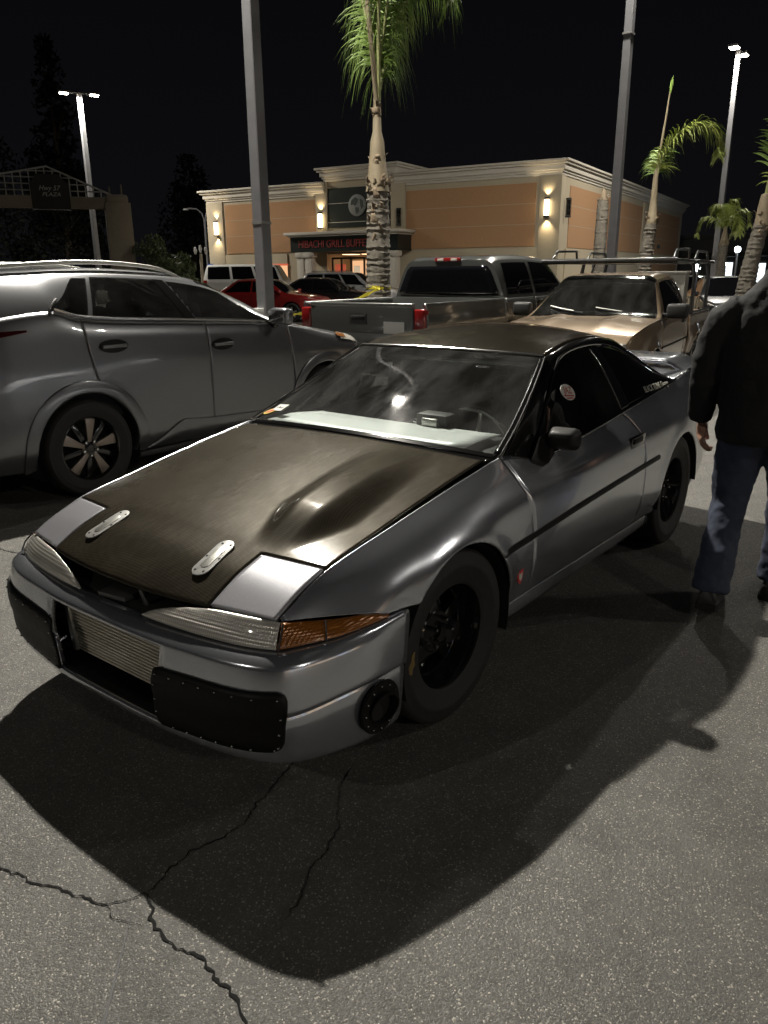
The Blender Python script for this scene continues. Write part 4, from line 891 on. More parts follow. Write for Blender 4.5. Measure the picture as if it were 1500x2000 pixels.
# rear quarter, doors, front wing
AR_S = [(AX[0], A1, CZ), (AX[1], A1, CZ)]
for nm, xa_, xb_, nu_ in (('rear_quarter', -.95, cutA, 60), ('rear_door', cutA, cutB, 60), ('front_door', cutB, cutC, 44), ('front_wing', cutC, 3.5, 70)):
    G, K = cut_arches(LS, inset(LS.panel(xa_, xb_, 0, 5, nu=nu_, nv=44), .0022), AR_S); both(nm, G, P_suv, suv, S_IN, .012, K)
G = LS.panel(2.36, 3.55, 5, 8, nu=26, nv=16); grid_obj('bonnet', np.concatenate([G, (G*MIR)[::-1]], 0), P_suv, suv, S_IN)
WIN_S = ((-.16, .20, .12, .30), (.17, .34, 1.02, .85), (1.13, .96, 2.09, 1.45))     # bottom/top fore and aft limits of the three side windows
nu_, nv_ = 150, 26; G = LS.panel(-.95, 2.36, 5, 6, nu=nu_, nv=nv_); K = np.ones((nv_-1, nu_-1), bool)
for j in range(nv_-1):
    q = (j+.5)/(nv_-1)
    if .10 < q < .88:
        for i in range(nu_-1):
            x = (G[j, i, 0]+G[j, i+1, 0])/2
            if any(a_+(b_-a_)*q+.012 < x < c_+(d_-c_)*q-.012 for a_, b_, c_, d_ in WIN_S): K[j, i] = False
both('greenhouse', G, P_suv, suv, S_IN, 0, K)
G = LS.panel(-.95, 1.34, 6, 8, nu=46, nv=12); grid_obj('roof', np.concatenate([G, (G*MIR)[::-1]], 0), P_suv, suv, S_IN)
G = LS.panel(1.34, 2.36, 6, 8, nu=24, nv=12); grid_obj('windscreen', np.concatenate([G, (G*MIR)[::-1]], 0), M_gdark, suv, S_IN)
grid_obj('front_fascia', close_end(LS, 3.5, 1, .12), P_suv, suv, S_IN); grid_obj('tailgate', close_end(LS, -.95, -1, .08), P_suv, suv, S_IN)
sl5 = lambda a, b: (lambda t: a+(b-a)*min(1, max(0, t-5)))
both('rear_quarter_glass', off(LS.panel(sl5(-.16, .20), sl5(.12, .30), 5.10, 5.86, nu=10, nv=8), .004), M_gsuv, suv, S_IN)
both('rear_door_glass', off(LS.panel(sl5(.16, .33), sl5(1.03, .86), 5.09, 5.90, nu=20, nv=8), .004), M_gsuv, suv, S_IN)
M_gfront = glass('front_door_glass', (.72, .74, .73), 0, .012)
both('front_door_glass', off(LS.panel(sl5(1.12, .95), sl5(2.10, 1.46), 5.09, 5.88, nu=20, nv=8), .004), M_gfront, suv, S_IN)
both('pillar_cover', off(LS.panel(sl5(1.025, .855), sl5(1.125, .955), 5.08, 5.9, nu=4, nv=8), .006), M_gloss, suv, S_IN)
for s in (1, -1):
    tr = [LS.at(x, 5.06)*(1, s, 1)+np.array([0, .006*s, 0]) for x in np.linspace(-.12, 2.10, 30)]; tube('window_trim', tr, .010, M_chrome, suv, 6)
    tube('window_trim', [LS.at(-.15+.03*k, 5.06+.10*k)*(1, s, 1)+np.array([0, .006*s, 0]) for k in range(0, 4)], .008, M_chrome, suv, 6)
    rl = [(-.62, .0), (-.50, .045), (-.2, .062), (.4, .068), (.95, .055), (1.15, .02), (1.22, 0)]; bm = bmesh.new()
    pts = [LS.at(x, 6.25)*(1, s, 1)+np.array([0, 0, z-.012]) for x, z in rl]; c = crv(pts); add_tube(bm, [tuple(c(q)) for q in np.linspace(0, 1, 26)], .016, 8); from_bm('roof_rail', bm, M_alu, suv)
    # bodywork lips over the wheels
    for cx in AX:
        rows = []
        for rr, dy in ((A1-.006, -.03), (A1-.006, .010), (A1+.004, .017), (A1+.075, .017), (A1+.086, .012), (A1+.088, -.004)):
            row = []
            for a in np.linspace(-.22, pi+.22 if cx == 0 else pi+.12, 60):
                x = cx+rr*cos(a); z = CZ+rr*sin(a); xx = min(max(x, -.94), 3.45); p = LS.at(xx, LS.t_of_z(xx, max(z, .27))); row.append((x, s*(p[1]+dy), max(z, .24)))
            rows.append(row)
        grid_obj('wheel_lip', np.array(rows), P_suv, suv, (cx, 0, .3), angle=30)
    for x, z in ((.28, 1.105), (1.34, 1.045)):
        p = LS.at(x, LS.t_of_z(x, z)); hd = empty('door_handle', (p[0], s*p[1], z)); hd.parent = suv
        prism('handle_cup', [(.125*cos(t), .050*sin(t)*(1 if abs(cos(t)) < .9 else .7)) for t in np.linspace(0, 2*pi, 25)[:-1]], .016, M_satin, hd, 'XZ', 0); box('handle_bar', (0, s*.020, .0), (.21, .022, .028), P_suv, hd, bev=.009, seg=3)
    p = LS.at(2.0, 5.0); mr = empty('door_mirror', (1.98, s*(p[1]+.13), 1.245), 0); mr.parent = suv
    bm = bmesh.new(); add_box(bm, (0, 0, 0), (.13, .24, .155), None, .05, 4); from_bm('mirror_housing', bm, P_suv, mr); box('mirror_glass', (-.064, 0, 0), (.006, .19, .11), M_chrome, mr, bev=.002); box('mirror_foot', (.01, -s*.12, -.07), (.07, .10, .07), M_gloss, mr, bev=.02)
    G = off(LS.panel(-.95, -.36, lambda x: 4.50+.10*(x+.95)/.59, lambda x: 4.80-.16*(x+.95)/.59, nu=16, nv=6), .012); grid_obj('tail_lamp', G*(1, s, 1), M_smoked, suv, S_IN)
    G = off(LS.panel(2.95, 3.48, 4.45, 5.05, nu=14, nv=6), .012); grid_obj('headlamp', G*(1, s, 1), M_lens, suv, S_IN); G = off(LS.panel(2.90, 3.05, 4.6, 4.95, nu=6, nv=5), .016); grid_obj('side_marker', G*(1, s, 1), M_amber, suv, S_IN)
    G = off(LS.panel(-.945, -.56, lambda x: 5.28+.34*(x+.945)/.385, lambda x: 5.86-.20*(x+.945)/.385, nu=10, nv=6), .006); grid_obj('rear_window', G*(1, s, 1), M_gdark, suv, S_IN)
    # slanted blade along the sill
    G = np.array([[LS.at(x, 0.1+1.5*q*min(1, (x-.50)/.35)*(1-.45*(x-.5)/1.8))*(1, s, 1)+np.array([0, s*(.012+.012*sin(pi*q)), 0]) for x in np.linspace(.52, 2.16, 24)] for q in np.linspace(0, 1, 6)]); grid_obj('sill_blade', G, P_suv, suv, S_IN)
    box('sill_trim', (1.3, s*.86, .235), (1.75, .06, .05), M_trim, suv, bev=.015)
box('rear_bumper_trim', (-.93, 0, .36), (.25, 1.5, .16), M_trim, suv, bev=.04); box('rear_bumper_strip', (-.99, 0, .30), (.16, 1.2, .04), M_chrome, suv, bev=.012)
G = np.array([[(-1.02+.10*(1-q)+(.02*abs(y)/.6), y, 1.56-.05*(1-q)) for y in np.linspace(-.60, .60, 13)] for q in (0, 1)]); solid(grid_obj('roof_spoiler', G, P_suv, suv), .03)
box('floor', (1.3, 0, .42), (4.0, 1.5, .30), M_under, suv); wheel_arches(suv, AX, A1, CZ, hw-.02)
M_spoke = mat('bronze_spoke', (.27, .225, .19), .35, .7, .3)
for c in AX:
    for s in (1, -1): road_wheel(suv, (c, s*(hw-.125), WRs), WRs, .225, .238, s, 5, M_spoke, M_gloss, True, True)
for x in (1.35, .45):
    for y in (.40, -.40): box('seat_back', (x, y, 1.08), (.15, .48, .62), M_seat, suv, rot=Matrix.Rotation(radians(-12), 4, 'Y'), bev=.06, seg=3); box('head_rest', (x-.08, y, 1.45), (.10, .27, .17), M_seat, suv, bev=.045, seg=3)
box('dashboard', (2.15, 0, 1.02), (.45, 1.5, .22), M_trim, suv, bev=.07, seg=3); box('door_lining', (.9, 0, .75), (2.9, 1.62, .40), M_seat, suv, bev=.05)
tube('aerial_fin', [(-.55, 0, 1.655), (-.65, 0, 1.70), (-.70, 0, 1.66)], [.01, .02, .01], P_suv, suv)

# ---- pickups
def pickup(name, label, P, pos, rz, B, x0, xr1, xw, Ln, h, rail, H, belt, hood, R, ax, rear=True, rack=False, group=None, wtop=.71):
    t = empty(name, pos, rz, label, 'pickup truck', group); inn = (B/2, 0, .8)
    LB_ = Loft([[(0, h*.94, .52), (B, h*.94, .50)], [(0, h*.97, .68), (B, h*.975, .66)], [(0, h*.985, rail-.28), (B, h*.99, rail-.28)], [(0, h*.96, rail-.13), (B, h*.965, rail-.13)], [(0, h*.955, rail-.015), (B, h*.96, rail-.015)], [(0, h*.93, rail), (B, h*.935, rail)]])
    G, K = cut_arches(LB_, LB_.panel(.012, B-.008, 0, 5, nu=60, nv=26), [(ax[0], R+.075, R+.02)], flare_at(ax[0], R+.075, R+.02, .03, .07)); bs = both('bed_side', G, P, t, inn, .05, K)
    box('bed_floor', (B/2, 0, .62), (B-.05, h*1.75, .10), M_under, t); box('bed_front_wall', (B-.03, 0, (rail+.6)/2), (.05, h*1.8, rail-.6), P, t, bev=.01)
    tg = empty('tailgate', (0, 0, 0)); tg.parent = t
    box('gate_skin', (-.005, 0, (rail-.01+.60)/2), (.06, h*1.60, rail-.01-.60), P, tg, bev=.016, seg=3); box('gate_top_edge', (-.01, 0, rail-.028), (.075, h*1.60, .05), P, tg, bev=.02, seg=3)
    box('gate_inset', (-.035, 0, .80), (.008, h*1.36, .22), P, tg, bev=.003)
    box('gate_handle', (-.038, 0.02, rail-.20), (.012, .27, .13), M_trim, tg, bev=.005); box('handle_flap', (-.045, .02, rail-.185), (.012, .20, .055), M_under, tg, bev=.004)
    for s in (1, -1):
        tl_ = empty('tail_lamp', (-.012, s*h*.885, rail-.31)); tl_.parent = t
        box('lamp_red', (.03, 0, .09), (.12, h*.15, .30), M_red, tl_, bev=.02, seg=3); box('lamp_reverse', (.03, 0, -.10), (.12, h*.15, .09), M_lens, tl_, bev=.015)
    box('rear_bumper', (-.10, 0, .50), (.16, h*1.92, .18), M_chrome, t, bev=.03, seg=3); box('number_plate', (-.19, 0, .52), (.01, .30, .15), M_white, t)
    # cab and front by cross sections
    C = pch([(x0, H-.05), (x0+.12, H-.008), ((x0+xr1)/2, H+.012), (xr1, H-.015), (xw, hood+.03), ((xw+Ln)/2, hood-.015), (Ln-.18, hood-.10), (Ln, hood-.30)])
    wd = pch([(x0, h*.955), (x0+.4, h*.97), (xw, h*.975), (Ln-.5, h*.955), (Ln-.08, h*.86), (Ln, h*.78)])
    xs = np.unique(np.r_[np.linspace(x0, xr1, 12), np.linspace(xr1, xw, 8), np.linspace(xw, Ln, 14)]); S = lambda f: [tuple(f(float(x))) for x in xs]
    def rl(x):
        up = max(0, min(1, (float(C(x))-hood-.05)/(H-hood-.08))); return (x, wd(x)*(.90-(.90-wtop)*up), float(C(x))-.018-.045*up)
    bz = lambda x: min(belt, float(C(x))-.035)
    LC = Loft([S(lambda x: (x, wd(x)*.95, .42)), S(lambda x: (x, wd(x)*.985, .58)), S(lambda x: (x, wd(x), belt-.32)), S(lambda x: (x, wd(x)*.985, bz(x)-.10)), S(lambda x: (x, wd(x)*.955, bz(x))), S(rl), S(lambda x: (x, wd(x)*.40, float(C(x))-.004)), S(lambda x: (x, 0, float(C(x))))])
    inn = ((x0+Ln)/2, 0, .8)
    both('cab_door', inset(LC.panel(x0+.95 if xr1-x0 > 1.3 else x0+.3, xw-.12, 0, 4, nu=30, nv=16), .003), P, t, inn, .012); both('cab_side', inset(LC.panel(x0, x0+.95 if xr1-x0 > 1.3 else x0+.3, 0, 4, nu=12, nv=16), .002), P, t, inn, .012)
    G, K = cut_arches(LC, inset(LC.panel(xw-.12, Ln-.02, 0, 4, nu=60, nv=30), .002), [(ax[1], R+.075, R+.02)], flare_at(ax[1], R+.075, R+.02, .03, .07)); both('front_wing', G, P, t, inn, .012, K)
    G = LC.panel(xw+.02, Ln-.02, 4, 7, nu=26, nv=16); G[..., 2] += .022*np.exp(-((np.abs(G[..., 1])-.42*h)/.10)**2)*np.clip((Ln-G[..., 0])/.6, 0, 1); grid_obj('bonnet', np.concatenate([G, (G*MIR)[::-1]], 0), P, t, inn)
    both('cab_upper', LC.panel(x0, xw+.02, 4, 5, nu=50, nv=8), P, t, inn)
    G = LC.panel(x0, xr1+.02, 5, 7, nu=40, nv=12); grid_obj('cab_roof', np.concatenate([G, (G*MIR)[::-1]], 0), P, t, inn)
    G = LC.panel(xr1+.02, xw+.02, 5, 7, nu=24, nv=14); ws = np.concatenate([G, (G*MIR)[::-1]], 0); grid_obj('windscreen_frame', ws, M_gloss if not rear else P, t, inn)
    gm = M_gdark if rear else M_truckglass
    G = off(LC.panel(xr1+.05, xw-.0, 5.10, 7, nu=24, nv=14), .008); grid_obj('windscreen', np.concatenate([G, (G*MIR)[::-1]], 0), gm, t, inn)
    # rear wall with its window
    def bw(y, z): 
        p = LC.at(x0, LC.t_of_z(x0, z)) if z < H-.12 else LC.at(x0, 5); return p
    rows = []
    for tt in np.linspace(2, 6.99, 26):
        p = LC.at(x0, tt); rows.append([(x0-.012*(1-abs(q)**3), p[1]*q, p[2]) for q in np.linspace(-1, 1, 15)])
    grid_obj('cab_back', np.array(rows), P, t, inn)
    z0_, z1_ = belt+.03, H-.14
    rows = []
    for z in np.linspace(z0_, z1_, 8):
        q_ = (z-z0_)/(z1_-z0_); w_ = h*(.86-.19*q_) - (.03 if q_ in (0, 1) else 0); rows.append([(x0-.022+.0*q_, w_*u, z) for u in np.linspace(-1, 1, 13)])
    rwg = grid_obj('rear_window', np.array(rows), M_gdark, t, inn, .006)
    br = empty('brake_lamp', (x0-.005, 0, H-.055)); br.parent = t
    box('lamp_red', (0, 0, 0), (.05, .42, .055), M_red, br, bev=.012)
    for s in (1, -1): box('lamp_clear', (-.02, s*.11, .0), (.03, .10, .040), M_lens, br, bev=.008)
    sl4 = lambda a, b: (lambda tt: a+(b-a)*min(1, max(0, tt-4)))
    xs0 = x0+.13; xd = x0+.98 if xr1-x0 > 1.3 else x0+.33
    if xr1-x0 > .9: both('quarter_window', off(LC.panel(sl4(xs0, xs0+.06), sl4(xd-.05, xd-.05), 4.12, 4.88, nu=12, nv=6), .006), M_gdark, t, inn)
    both('door_window', off(LC.panel(sl4(xd+.05, xd+.05), sl4(xw-.20, xr1-.02), 4.12, 4.90, nu=16, nv=6), .006), M_gdark, t, inn)
    for s in (1, -1):
        p = LC.at(xw-.22, 4); mr = empty('door_mirror', (xw-.26, s*(p[1]+.15), p[2]+.10)); mr.parent = t
        box('mirror_housing', (0, 0, 0), (.12, .25, .17), M_trim, mr, bev=.04, seg=3); box('mirror_glass', (-.06, 0, 0), (.008, .20, .13), M_chrome, mr); box('mirror_arm', (0, -s*.14, -.05), (.05, .10, .05), M_trim, mr, bev=.01)
        p = LC.at(xd+.12, 3.3); box('door_handle', (p[0], s*(p[1]+.008), p[2]), (.18, .025, .05), M_trim, t, bev=.01)
        box('headlamp', (Ln-.06, s*h*.62, hood-.26), (.14, h*.42, .16), M_lens, t, rot=Matrix.Rotation(-s*.2, 4, 'Z'), bev=.03)
        pts = [LC.at(x, 2.02)*(1, s, 1)+np.array([0, s*.004, 0]) for x in np.linspace(x0+.05, xw-.1, 14)]; tube('side_moulding', pts, .012, M_trim, t, 6)
    box('grille', (Ln-.02, 0, hood-.28), (.08, h*.8, .22), M_trim, t, bev=.02); box('front_bumper', (Ln+.02, 0, .50), (.16, h*1.85, .20), M_chrome, t, bev=.04, seg=3)
    box('chassis', (Ln/2, 0, .48), (Ln*.95, h*1.2, .2), M_under, t); box('cab_floor', ((x0+xw)/2, 0, .62), (xw-x0, h*1.7, .3), M_under, t)
    wheel_arches(t, ax, R+.075, R+.02, h*.93)
    for c in ax:
        for s in (1, -1): road_wheel(t, (c, s*(h-.14), R), R, .235, R*.60, s, 5, M_alu, M_cage, False, True)
    return t, LC, LB_
M_truckglass = glass('truck_windscreen', (.62, .64, .62), 0, .012)
P_gtruck = paint('grey_truck_paint', (.13, .135, .13), .65, .30, dust=.05); P_tan = paint('tan_truck_paint', (.30, .225, .15), .5, .32, dust=.06)
gt, gLC, gLB = pickup('pickup_truck', 'dark grey pickup seen from behind, tailgate toward the suv', P_gtruck, (-4.14, -4.0, 0), radians(182.1), 2.0, 2.06, 3.75, 4.40, 5.75, .985, 1.275, 1.84, 1.275, 1.24, .37, (1.02, 4.67), True, wtop=.73, group='pickups parked behind the coupe')
box('paper_plate', (-.046, -.52, .985), (.006, .30, .14), M_white, gt)
for y in (.42, -.40): box('seat_back', (2.9, y, 1.22), (.14, .48, .62), M_seat, gt, bev=.06, seg=3)
TX, TY, TR = -5.72, -1.68, radians(7.9)
OX = 3.85
tt, tLC, tLB = pickup('pickup_truck', 'tan pickup facing the camera with a black ladder rack over its cab', P_tan, (TX-OX*cos(TR), TY-OX*sin(TR), 0), TR, 1.86, 1.92, 3.12, 3.90, 5.18, .865, 1.03, 1.585, 1.06, 1.075, .34, (1.28, 4.22), False, wtop=.70, group='pickups parked behind the coupe')
# cabin behind the tan windscreen
box('dashboard', (3.55, 0, .98), (.35, 1.35, .16), M_trim, tt, bev=.05)
for y in (.36, -.36): box('seat_back', (2.55, y, .98), (.14, .46, .66), M_seat, tt, bev=.06, seg=3); box('head_rest', (2.5, y, 1.36), (.09, .26, .16), M_seat, tt, bev=.04)
stw = empty('steering_wheel', (3.22, .36, 1.05)); stw.parent = tt; stw.rotation_euler = (0, radians(-62), 0)
tube('wheel_rim', [(.18*cos(a), .18*sin(a), 0) for a in np.linspace(0, 2*pi, 25)], .013, M_trim, stw, 6); tube('wheel_spoke', [(-.17, 0, 0), (.17, 0, 0)], .016, M_trim, stw, 6)
for y0, y1 in ((.48, .02), (-.10, -.56)):
    w_ = empty('wiper', (0, 0, 0)); w_.parent = tt
    pA = tLC.at(3.90, 7 if abs(y0) < .2 else 6.2); pts = []
    for q in np.linspace(0, 1, 8):
        y = y0+(y1-y0)*q; x = 3.90-.14*q-.06*abs(y); tq = tLC.at(x, 7-abs(y)/(.40*.86)*1.0 if abs(y) < .34 else 6-(abs(y)-.34)/.45); pts.append((x, y, tq[2]+.03))
    tube('wiper_arm', pts, .008, M_trim, w_, 6); tube('wiper_blade', [(a-.012, b, c+.006) for a, b, c in pts[2:]], .010, M_alu, w_, 5)
# ladder rack: a thing of its own, bolted on the bed
M_rack = mat('rack_black_tube', (.02, .02, .02), .3, .2, .4, noise=(20, .3, .05))
rk = empty('ladder_rack', (TX-OX*cos(TR), TY-OX*sin(TR), 0), TR, 'black tube ladder rack standing on the tan pickup bed and reaching over its cab', 'rack')
def rt(nm, *p, r=.024): tube(nm, p, r, M_rack, rk, 10)
ZR = 1.735
for s in (1, -1):
    y = s*.76
    rt('rack_rail', (3.30, y, ZR), (1.6, y, ZR), (.12, y, ZR), r=.028)
    for x in (1.62, .30): rt('rack_post', (x, s*.80, 1.02), (x, s*.80, 1.5), (x, y, ZR), r=.026)
    rt('rack_guard', (3.18, y, ZR), (2.95, y, ZR+.13), (2.05, y, ZR+.15), (2.0, y, ZR), r=.016); rt('rack_guard', (1.55, y, ZR), (1.3, y, ZR+.14), (.45, y, ZR+.14), (.25, y, ZR), r=.016)
    rt('rack_foot', (1.75, s*.82, 1.05), (.15, s*.82, 1.05), r=.02); rt('rack_brace', (1.6, s*.80, 1.15), (1.0, y, ZR), r=.016)
for x, r_ in ((3.30, .034), (1.6, .024), (.12, .024)): rt('rack_crossbar', (x, -.84, ZR+.0), (x, .84, ZR+.0), r=r_)
# ================================================================== THE SILVER COUPE
coupe = empty('sports_coupe', (0, 0, 0), 0, 'silver drag coupe with bare carbon bonnet and roof, black plates on its nose', 'car')
FX, RX, WR = 1.235, -1.235, 0.332
LB = Loft([
    [(2.05, .70, .30), (1.6, .80, .30), (.9, .805, .315), (.1, .805, .30), (-.8, .80, .28), (-1.7, .79, .28), (-2.1, .72, .30)],
    [(2.05, .735, .44), (1.6, .828, .44), (.9, .838, .43), (-.8, .838, .42), (-1.7, .82, .42), (-2.1, .75, .44)],
    [(2.05, .70, .565), (1.85, .80, .565), (1.6, .832, .565), (.95, .846, .57), (.2, .846, .593), (-.75, .846, .615), (-1.6, .825, .63), (-2.1, .755, .63)],
    [(2.03, .69, .60), (1.8, .775, .625), (1.6, .818, .655), (1.24, .838, .70), (.7, .834, .735), (-.5, .834, .765), (-1.24, .832, .785), (-1.7, .80, .80), (-2.1, .74, .80)],
    [(2.01, .683, .628), (1.78, .728, .700), (1.5, .768, .745), (1.24, .784, .786), (.75, .789, .822), (.46, .793, .806), (-.44, .79, .862), (-1.0, .775, .895), (-1.6, .745, .915), (-2.1, .68, .93)],
    [(2.0, .675, .648), (1.78, .680, .744), (1.5, .688, .797), (1.24, .698, .843), (1.0, .706, .882), (.744, .715, .913), (.6, .735, .882), (.5, .75, .858), (.06, .757, .886), (-.44, .75, .922), (-1.0, .725, .955), (-1.4, .70, .975), (-1.75, .67, 1.0), (-2.05, .62, 1.0)]])
ARF, ARR = 0.362, 0.362
INN = np.array([0.0, 0.0, 0.5])
z_lens = pch([(1.46, .565), (1.58, .581), (1.665, .588), (1.71, .605), (1.76, .616), (1.85, .630), (2.0, .648)])
def fender_low(x): return LB.t_of_z(x, float(z_lens(x))) if x > 1.46 else 2.0
x_door_f = pch([(0, .685), (1, .69), (2, .70), (3, .725), (4, .755), (5, .775)])
x_door_r = pch([(0, -.60), (2, -.59), (3, -.555), (4, -.49), (5, -.43)])
G = LB.panel(x_door_f, 1.985, fender_low, 5, nv=46, us=np.r_[np.linspace(0, .685, 66)[:-1], np.linspace(.685, 1, 24)])
G, K = cut_arches(LB, inset(G, .0028), [(FX, ARF, .335)], flare_at(FX, ARF, .335))
fenders = both('fender', G, M_silver, coupe, INN, .012, K)
G, K = cut_arches(LB, inset(LB.panel(x_door_f, .96, 0, 1.985, nu=30, nv=30), .0022), [(FX, ARF, .335)], flare_at(FX, ARF, .335))
both('fender_skirt', G, M_silver, coupe, INN, .012, K)
G = LB.panel(x_door_r, x_door_f, 0, 5, nu=44, nv=26)
doors = both('door', inset(G, .0032), M_silver, coupe, INN, .014)
G, K = cut_arches(LB, inset(LB.panel(-2.08, x_door_r, 0, 5, nu=90, nv=46), .0028), [(RX, ARR, .335)], flare_at(RX, ARR, .335))
quarters = both('rear_quarter_panel', G, M_silver, coupe, INN, .012, K)
# black rubbing strip in the crease and rocker ledge below the door
for s in (1, -1):
    pts = [LB.at(x, 2.08)*np.array([1, s, 1])+np.array([0, .0015*s, 0]) for x in np.linspace(-.80, .945, 30)]
    bm = bmesh.new()
    rows = [[bm.verts.new((p[0], p[1]+s*dy, p[2]+dz)) for p in pts] for dy, dz in ((-.004, .014), (.004, .012), (.006, 0), (.004, -.012), (-.004, -.014))]
    for A, B in zip(rows, rows[1:]):
        for k in range(len(pts)-1): bm.faces.new((A[k], A[k+1], B[k+1], B[k]))
    bmesh.ops.recalc_face_normals(bm, faces=bm.faces); from_bm('rubbing_strip', bm, M_satin, coupe)
    a = crv([(0.865, .80, .318), (.1, .80, .303), (-.84, .795, .283)]); b = crv([(0.872, .792, .240), (.1, .785, .218), (-.86, .785, .208)])
    G = rule(a, b, 30, 8, .006, (0, 1, 0)); grid_obj('side_skirt', G*np.array([1, s, 1]), M_silver, coupe, INN, .01)
# wheel wells
for s in (1, -1):
    for cx in (FX, RX):
        G = np.array([[(cx+(ARF-.006)*cos(a), s*y, .335+(ARF-.006)*sin(a)) for a in np.linspace(-.28 if cx > 0 else -.1, pi+(.28 if cx > 0 else .02), 40)] for y in (.838, .830, .80, .6, .42)])
        grid_obj('wheel_well', G, M_under, coupe)
box('chassis_floor', (0.0, 0, .27), (3.9, 1.44, .08), M_under, coupe, bev=.02)
box('engine_bay_wall', (1.30, 0, .48), (1.35, .84, .42), M_under, coupe, bev=.02)
box('cabin_floor_tub', (-.1, 0, .50), (1.7, 1.52, .30), M_under, coupe, bev=.02)
box('firewall_light_block', (.70, 0, .62), (.12, 1.40, .46), M_under, coupe)  # unseen block added behind the engine bay to stop lamp light leaking through
for s in (1, -1): box('wing_light_block', (1.22, s*.655, .735), (.85, .06, .07), M_under, coupe)  # hidden boxes added inside the fenders to keep stray light off the shadow
box('boot_floor', (-1.5, 0, .62), (1.0, .86, .5), M_under, coupe, bev=.02)

# ---- bonnet
hood_ze = pch([(.70, .917), (.744, .914), (.84, .904), (1.0, .882), (1.24, .843), (1.5, .797), (1.78, .744), (1.9, .703), (2.0, .652), (2.06, .615), (2.12, .56)])
hood_ye = pch([(.70, .712), (.744, .711), (1.24, .694), (1.78, .677), (2.0, .672), (2.12, .66)])
hood_cr = pch([(.7, .038), (.9, .038), (1.8, .034), (1.95, .047), (2.06, .052), (2.12, .060)])
def scoop(x, y):
    """the long asymmetric bulge over the turbocharger: blunt nose, tail fading toward the windscreen"""
    if x > 1.80 or x < .86: return 0.0
    yc = .425-.055*smooth01((1.75-x)/.8)
    ax = smooth01((1.80-x)/.26) if x > 1.54 else smooth01((x-.86)/.66)**.8
    hw = .140 if x < 1.5 else .140-.07*smooth01((x-1.5)/.30)
    q = abs(y-yc)/hw
    return .054*ax*(smooth01((1.28-q)/.95) if q < 1.28 else 0)
def hood_z(x, y):
    ye = float(hood_ye(x)); q = abs(y)/ye
    return float(hood_ze(x))+float(hood_cr(x))*(1-q**1.7)
def hp(x, y, lift=0.0): return (x, y, hood_z(x, y)+scoop(x, y)+lift)
def hood_xr(y): return .842+.045*(1-(abs(y)/.70)**2)
YC = .428
ys_c = np.linspace(-YC, YC, 71); ys_s = np.linspace(YC, .6735, 22)
def xa(y): return 1.815-.155*max(0, abs(y)-YC)
def xf(y): return 2.050+.038*(1-(y/YC)**2)
def hood_cols(ys, n1=90, n2=0):
    cols = []
    for y in ys:
        yy = lambda x: math.copysign(min(abs(y), float(hood_ye(x))-.0035), y)
        c = [hp(x, yy(x)) for x in np.linspace(hood_xr(y), xa(y), n1)]
        if n2: c += [hp(x, y) for x in np.linspace(xa(y), xf(y), n2)[1:]]
        cols.append(c)
    return np.array(cols)
def merge(name, grids, m, parent, out, thick):
    V = []; F = []
    for G in grids:
        n, k = G.shape[:2]; o = len(V); V += [tuple(p) for p in G.reshape(-1, 3)]
        for i in range(n-1):
            for j in range(k-1): F.append([o+i*k+j, o+i*k+j+1, o+(i+1)*k+j+1, o+(i+1)*k+j])
    o = from_py(name, V, F, m, parent, True, 60)
    bm = bmesh.new(); bm.from_mesh(o.data); bmesh.ops.remove_doubles(bm, verts=bm.verts, dist=2e-4); bmesh.ops.recalc_face_normals(bm, faces=bm.faces)
    up = sum(f.normal.z*f.calc_area() for f in bm.faces)
    if up < 0: bmesh.ops.reverse_faces(bm, faces=bm.faces)
    bm.to_mesh(o.data); bm.free(); smooth_mesh(o.data, 60)
    if thick: solid(o, thick)
    return o
gc = hood_cols(ys_c, 90, 20); gl = hood_cols(ys_s); gr = hood_cols(-ys_s)
bonnet = merge('bonnet', [gc, gl, gr], M_carbon, coupe, INN, .012)
bonnet['label'] = 'bare brown carbon bonnet with a long bulge on the driver side'
for s in (1, -1):      # gutter strip added under the bonnet's side gap to stop light leaks
    G = np.array([[(x, s*(float(hood_ye(x))+dy), float(hood_ze(x))+dz) for x in np.linspace(.74, 1.98, 40)] for dy, dz in ((-.06, -.03), (-.02, -.024), (.008, -.022))])
    solid(grid_obj('bonnet_gutter', G, M_under, coupe), .004)
# covers of the folding headlamps
for s in (1, -1):
    cols = []
    for y in np.linspace(YC+.007, .668, 20):
        x0 = xa(y)+.008; x1 = 2.044-.19*(y-YC)
        cols.append([(x, s*min(y, float(hood_ye(x))-.005), hood_z(x, y)) for x in np.linspace(x0, x1, 30)])
    grid_obj('headlamp_cover', np.array(cols), M_cover, coupe, (1.9, s*.5, .2), .02)
M_latch = mat('dull_latch_metal', (.30, .30, .29), .5, .35)
# flush latches
for s in (1, -1):
    L = empty('bonnet_latch', (1.905, .296*s, hood_z(1.905, .296)+.001)); L.parent = coupe
    sl = math.atan2(hood_z(1.86, .296)-hood_z(1.95, .296), .09); L.rotation_euler = (0, sl, s*.10)
    oval = lambda a, b, n=9: [(a*sg+b*cos(t), b*sin(t)) for sg, t0 in ((1, -pi/2), (-1, pi/2)) for t in np.linspace(t0, t0+pi, n)]
    prism('latch_plate', oval(.058, .034), .004, M_latch, L, 'XY', .0008, .0008)
    prism('latch_lever', oval(.038, .017), .003, M_alu, L, 'XY', .0035, .0008)
    for a, b in ((.07, .018), (.07, -.018), (-.07, .018), (-.07, -.018), (.0, .027), (.0, -.027)):
        lathe('latch_screw', [(0, .0045), (.004, .004), (.005, .002)], M_satin, L, 8, 'Z', (a, b, 0))
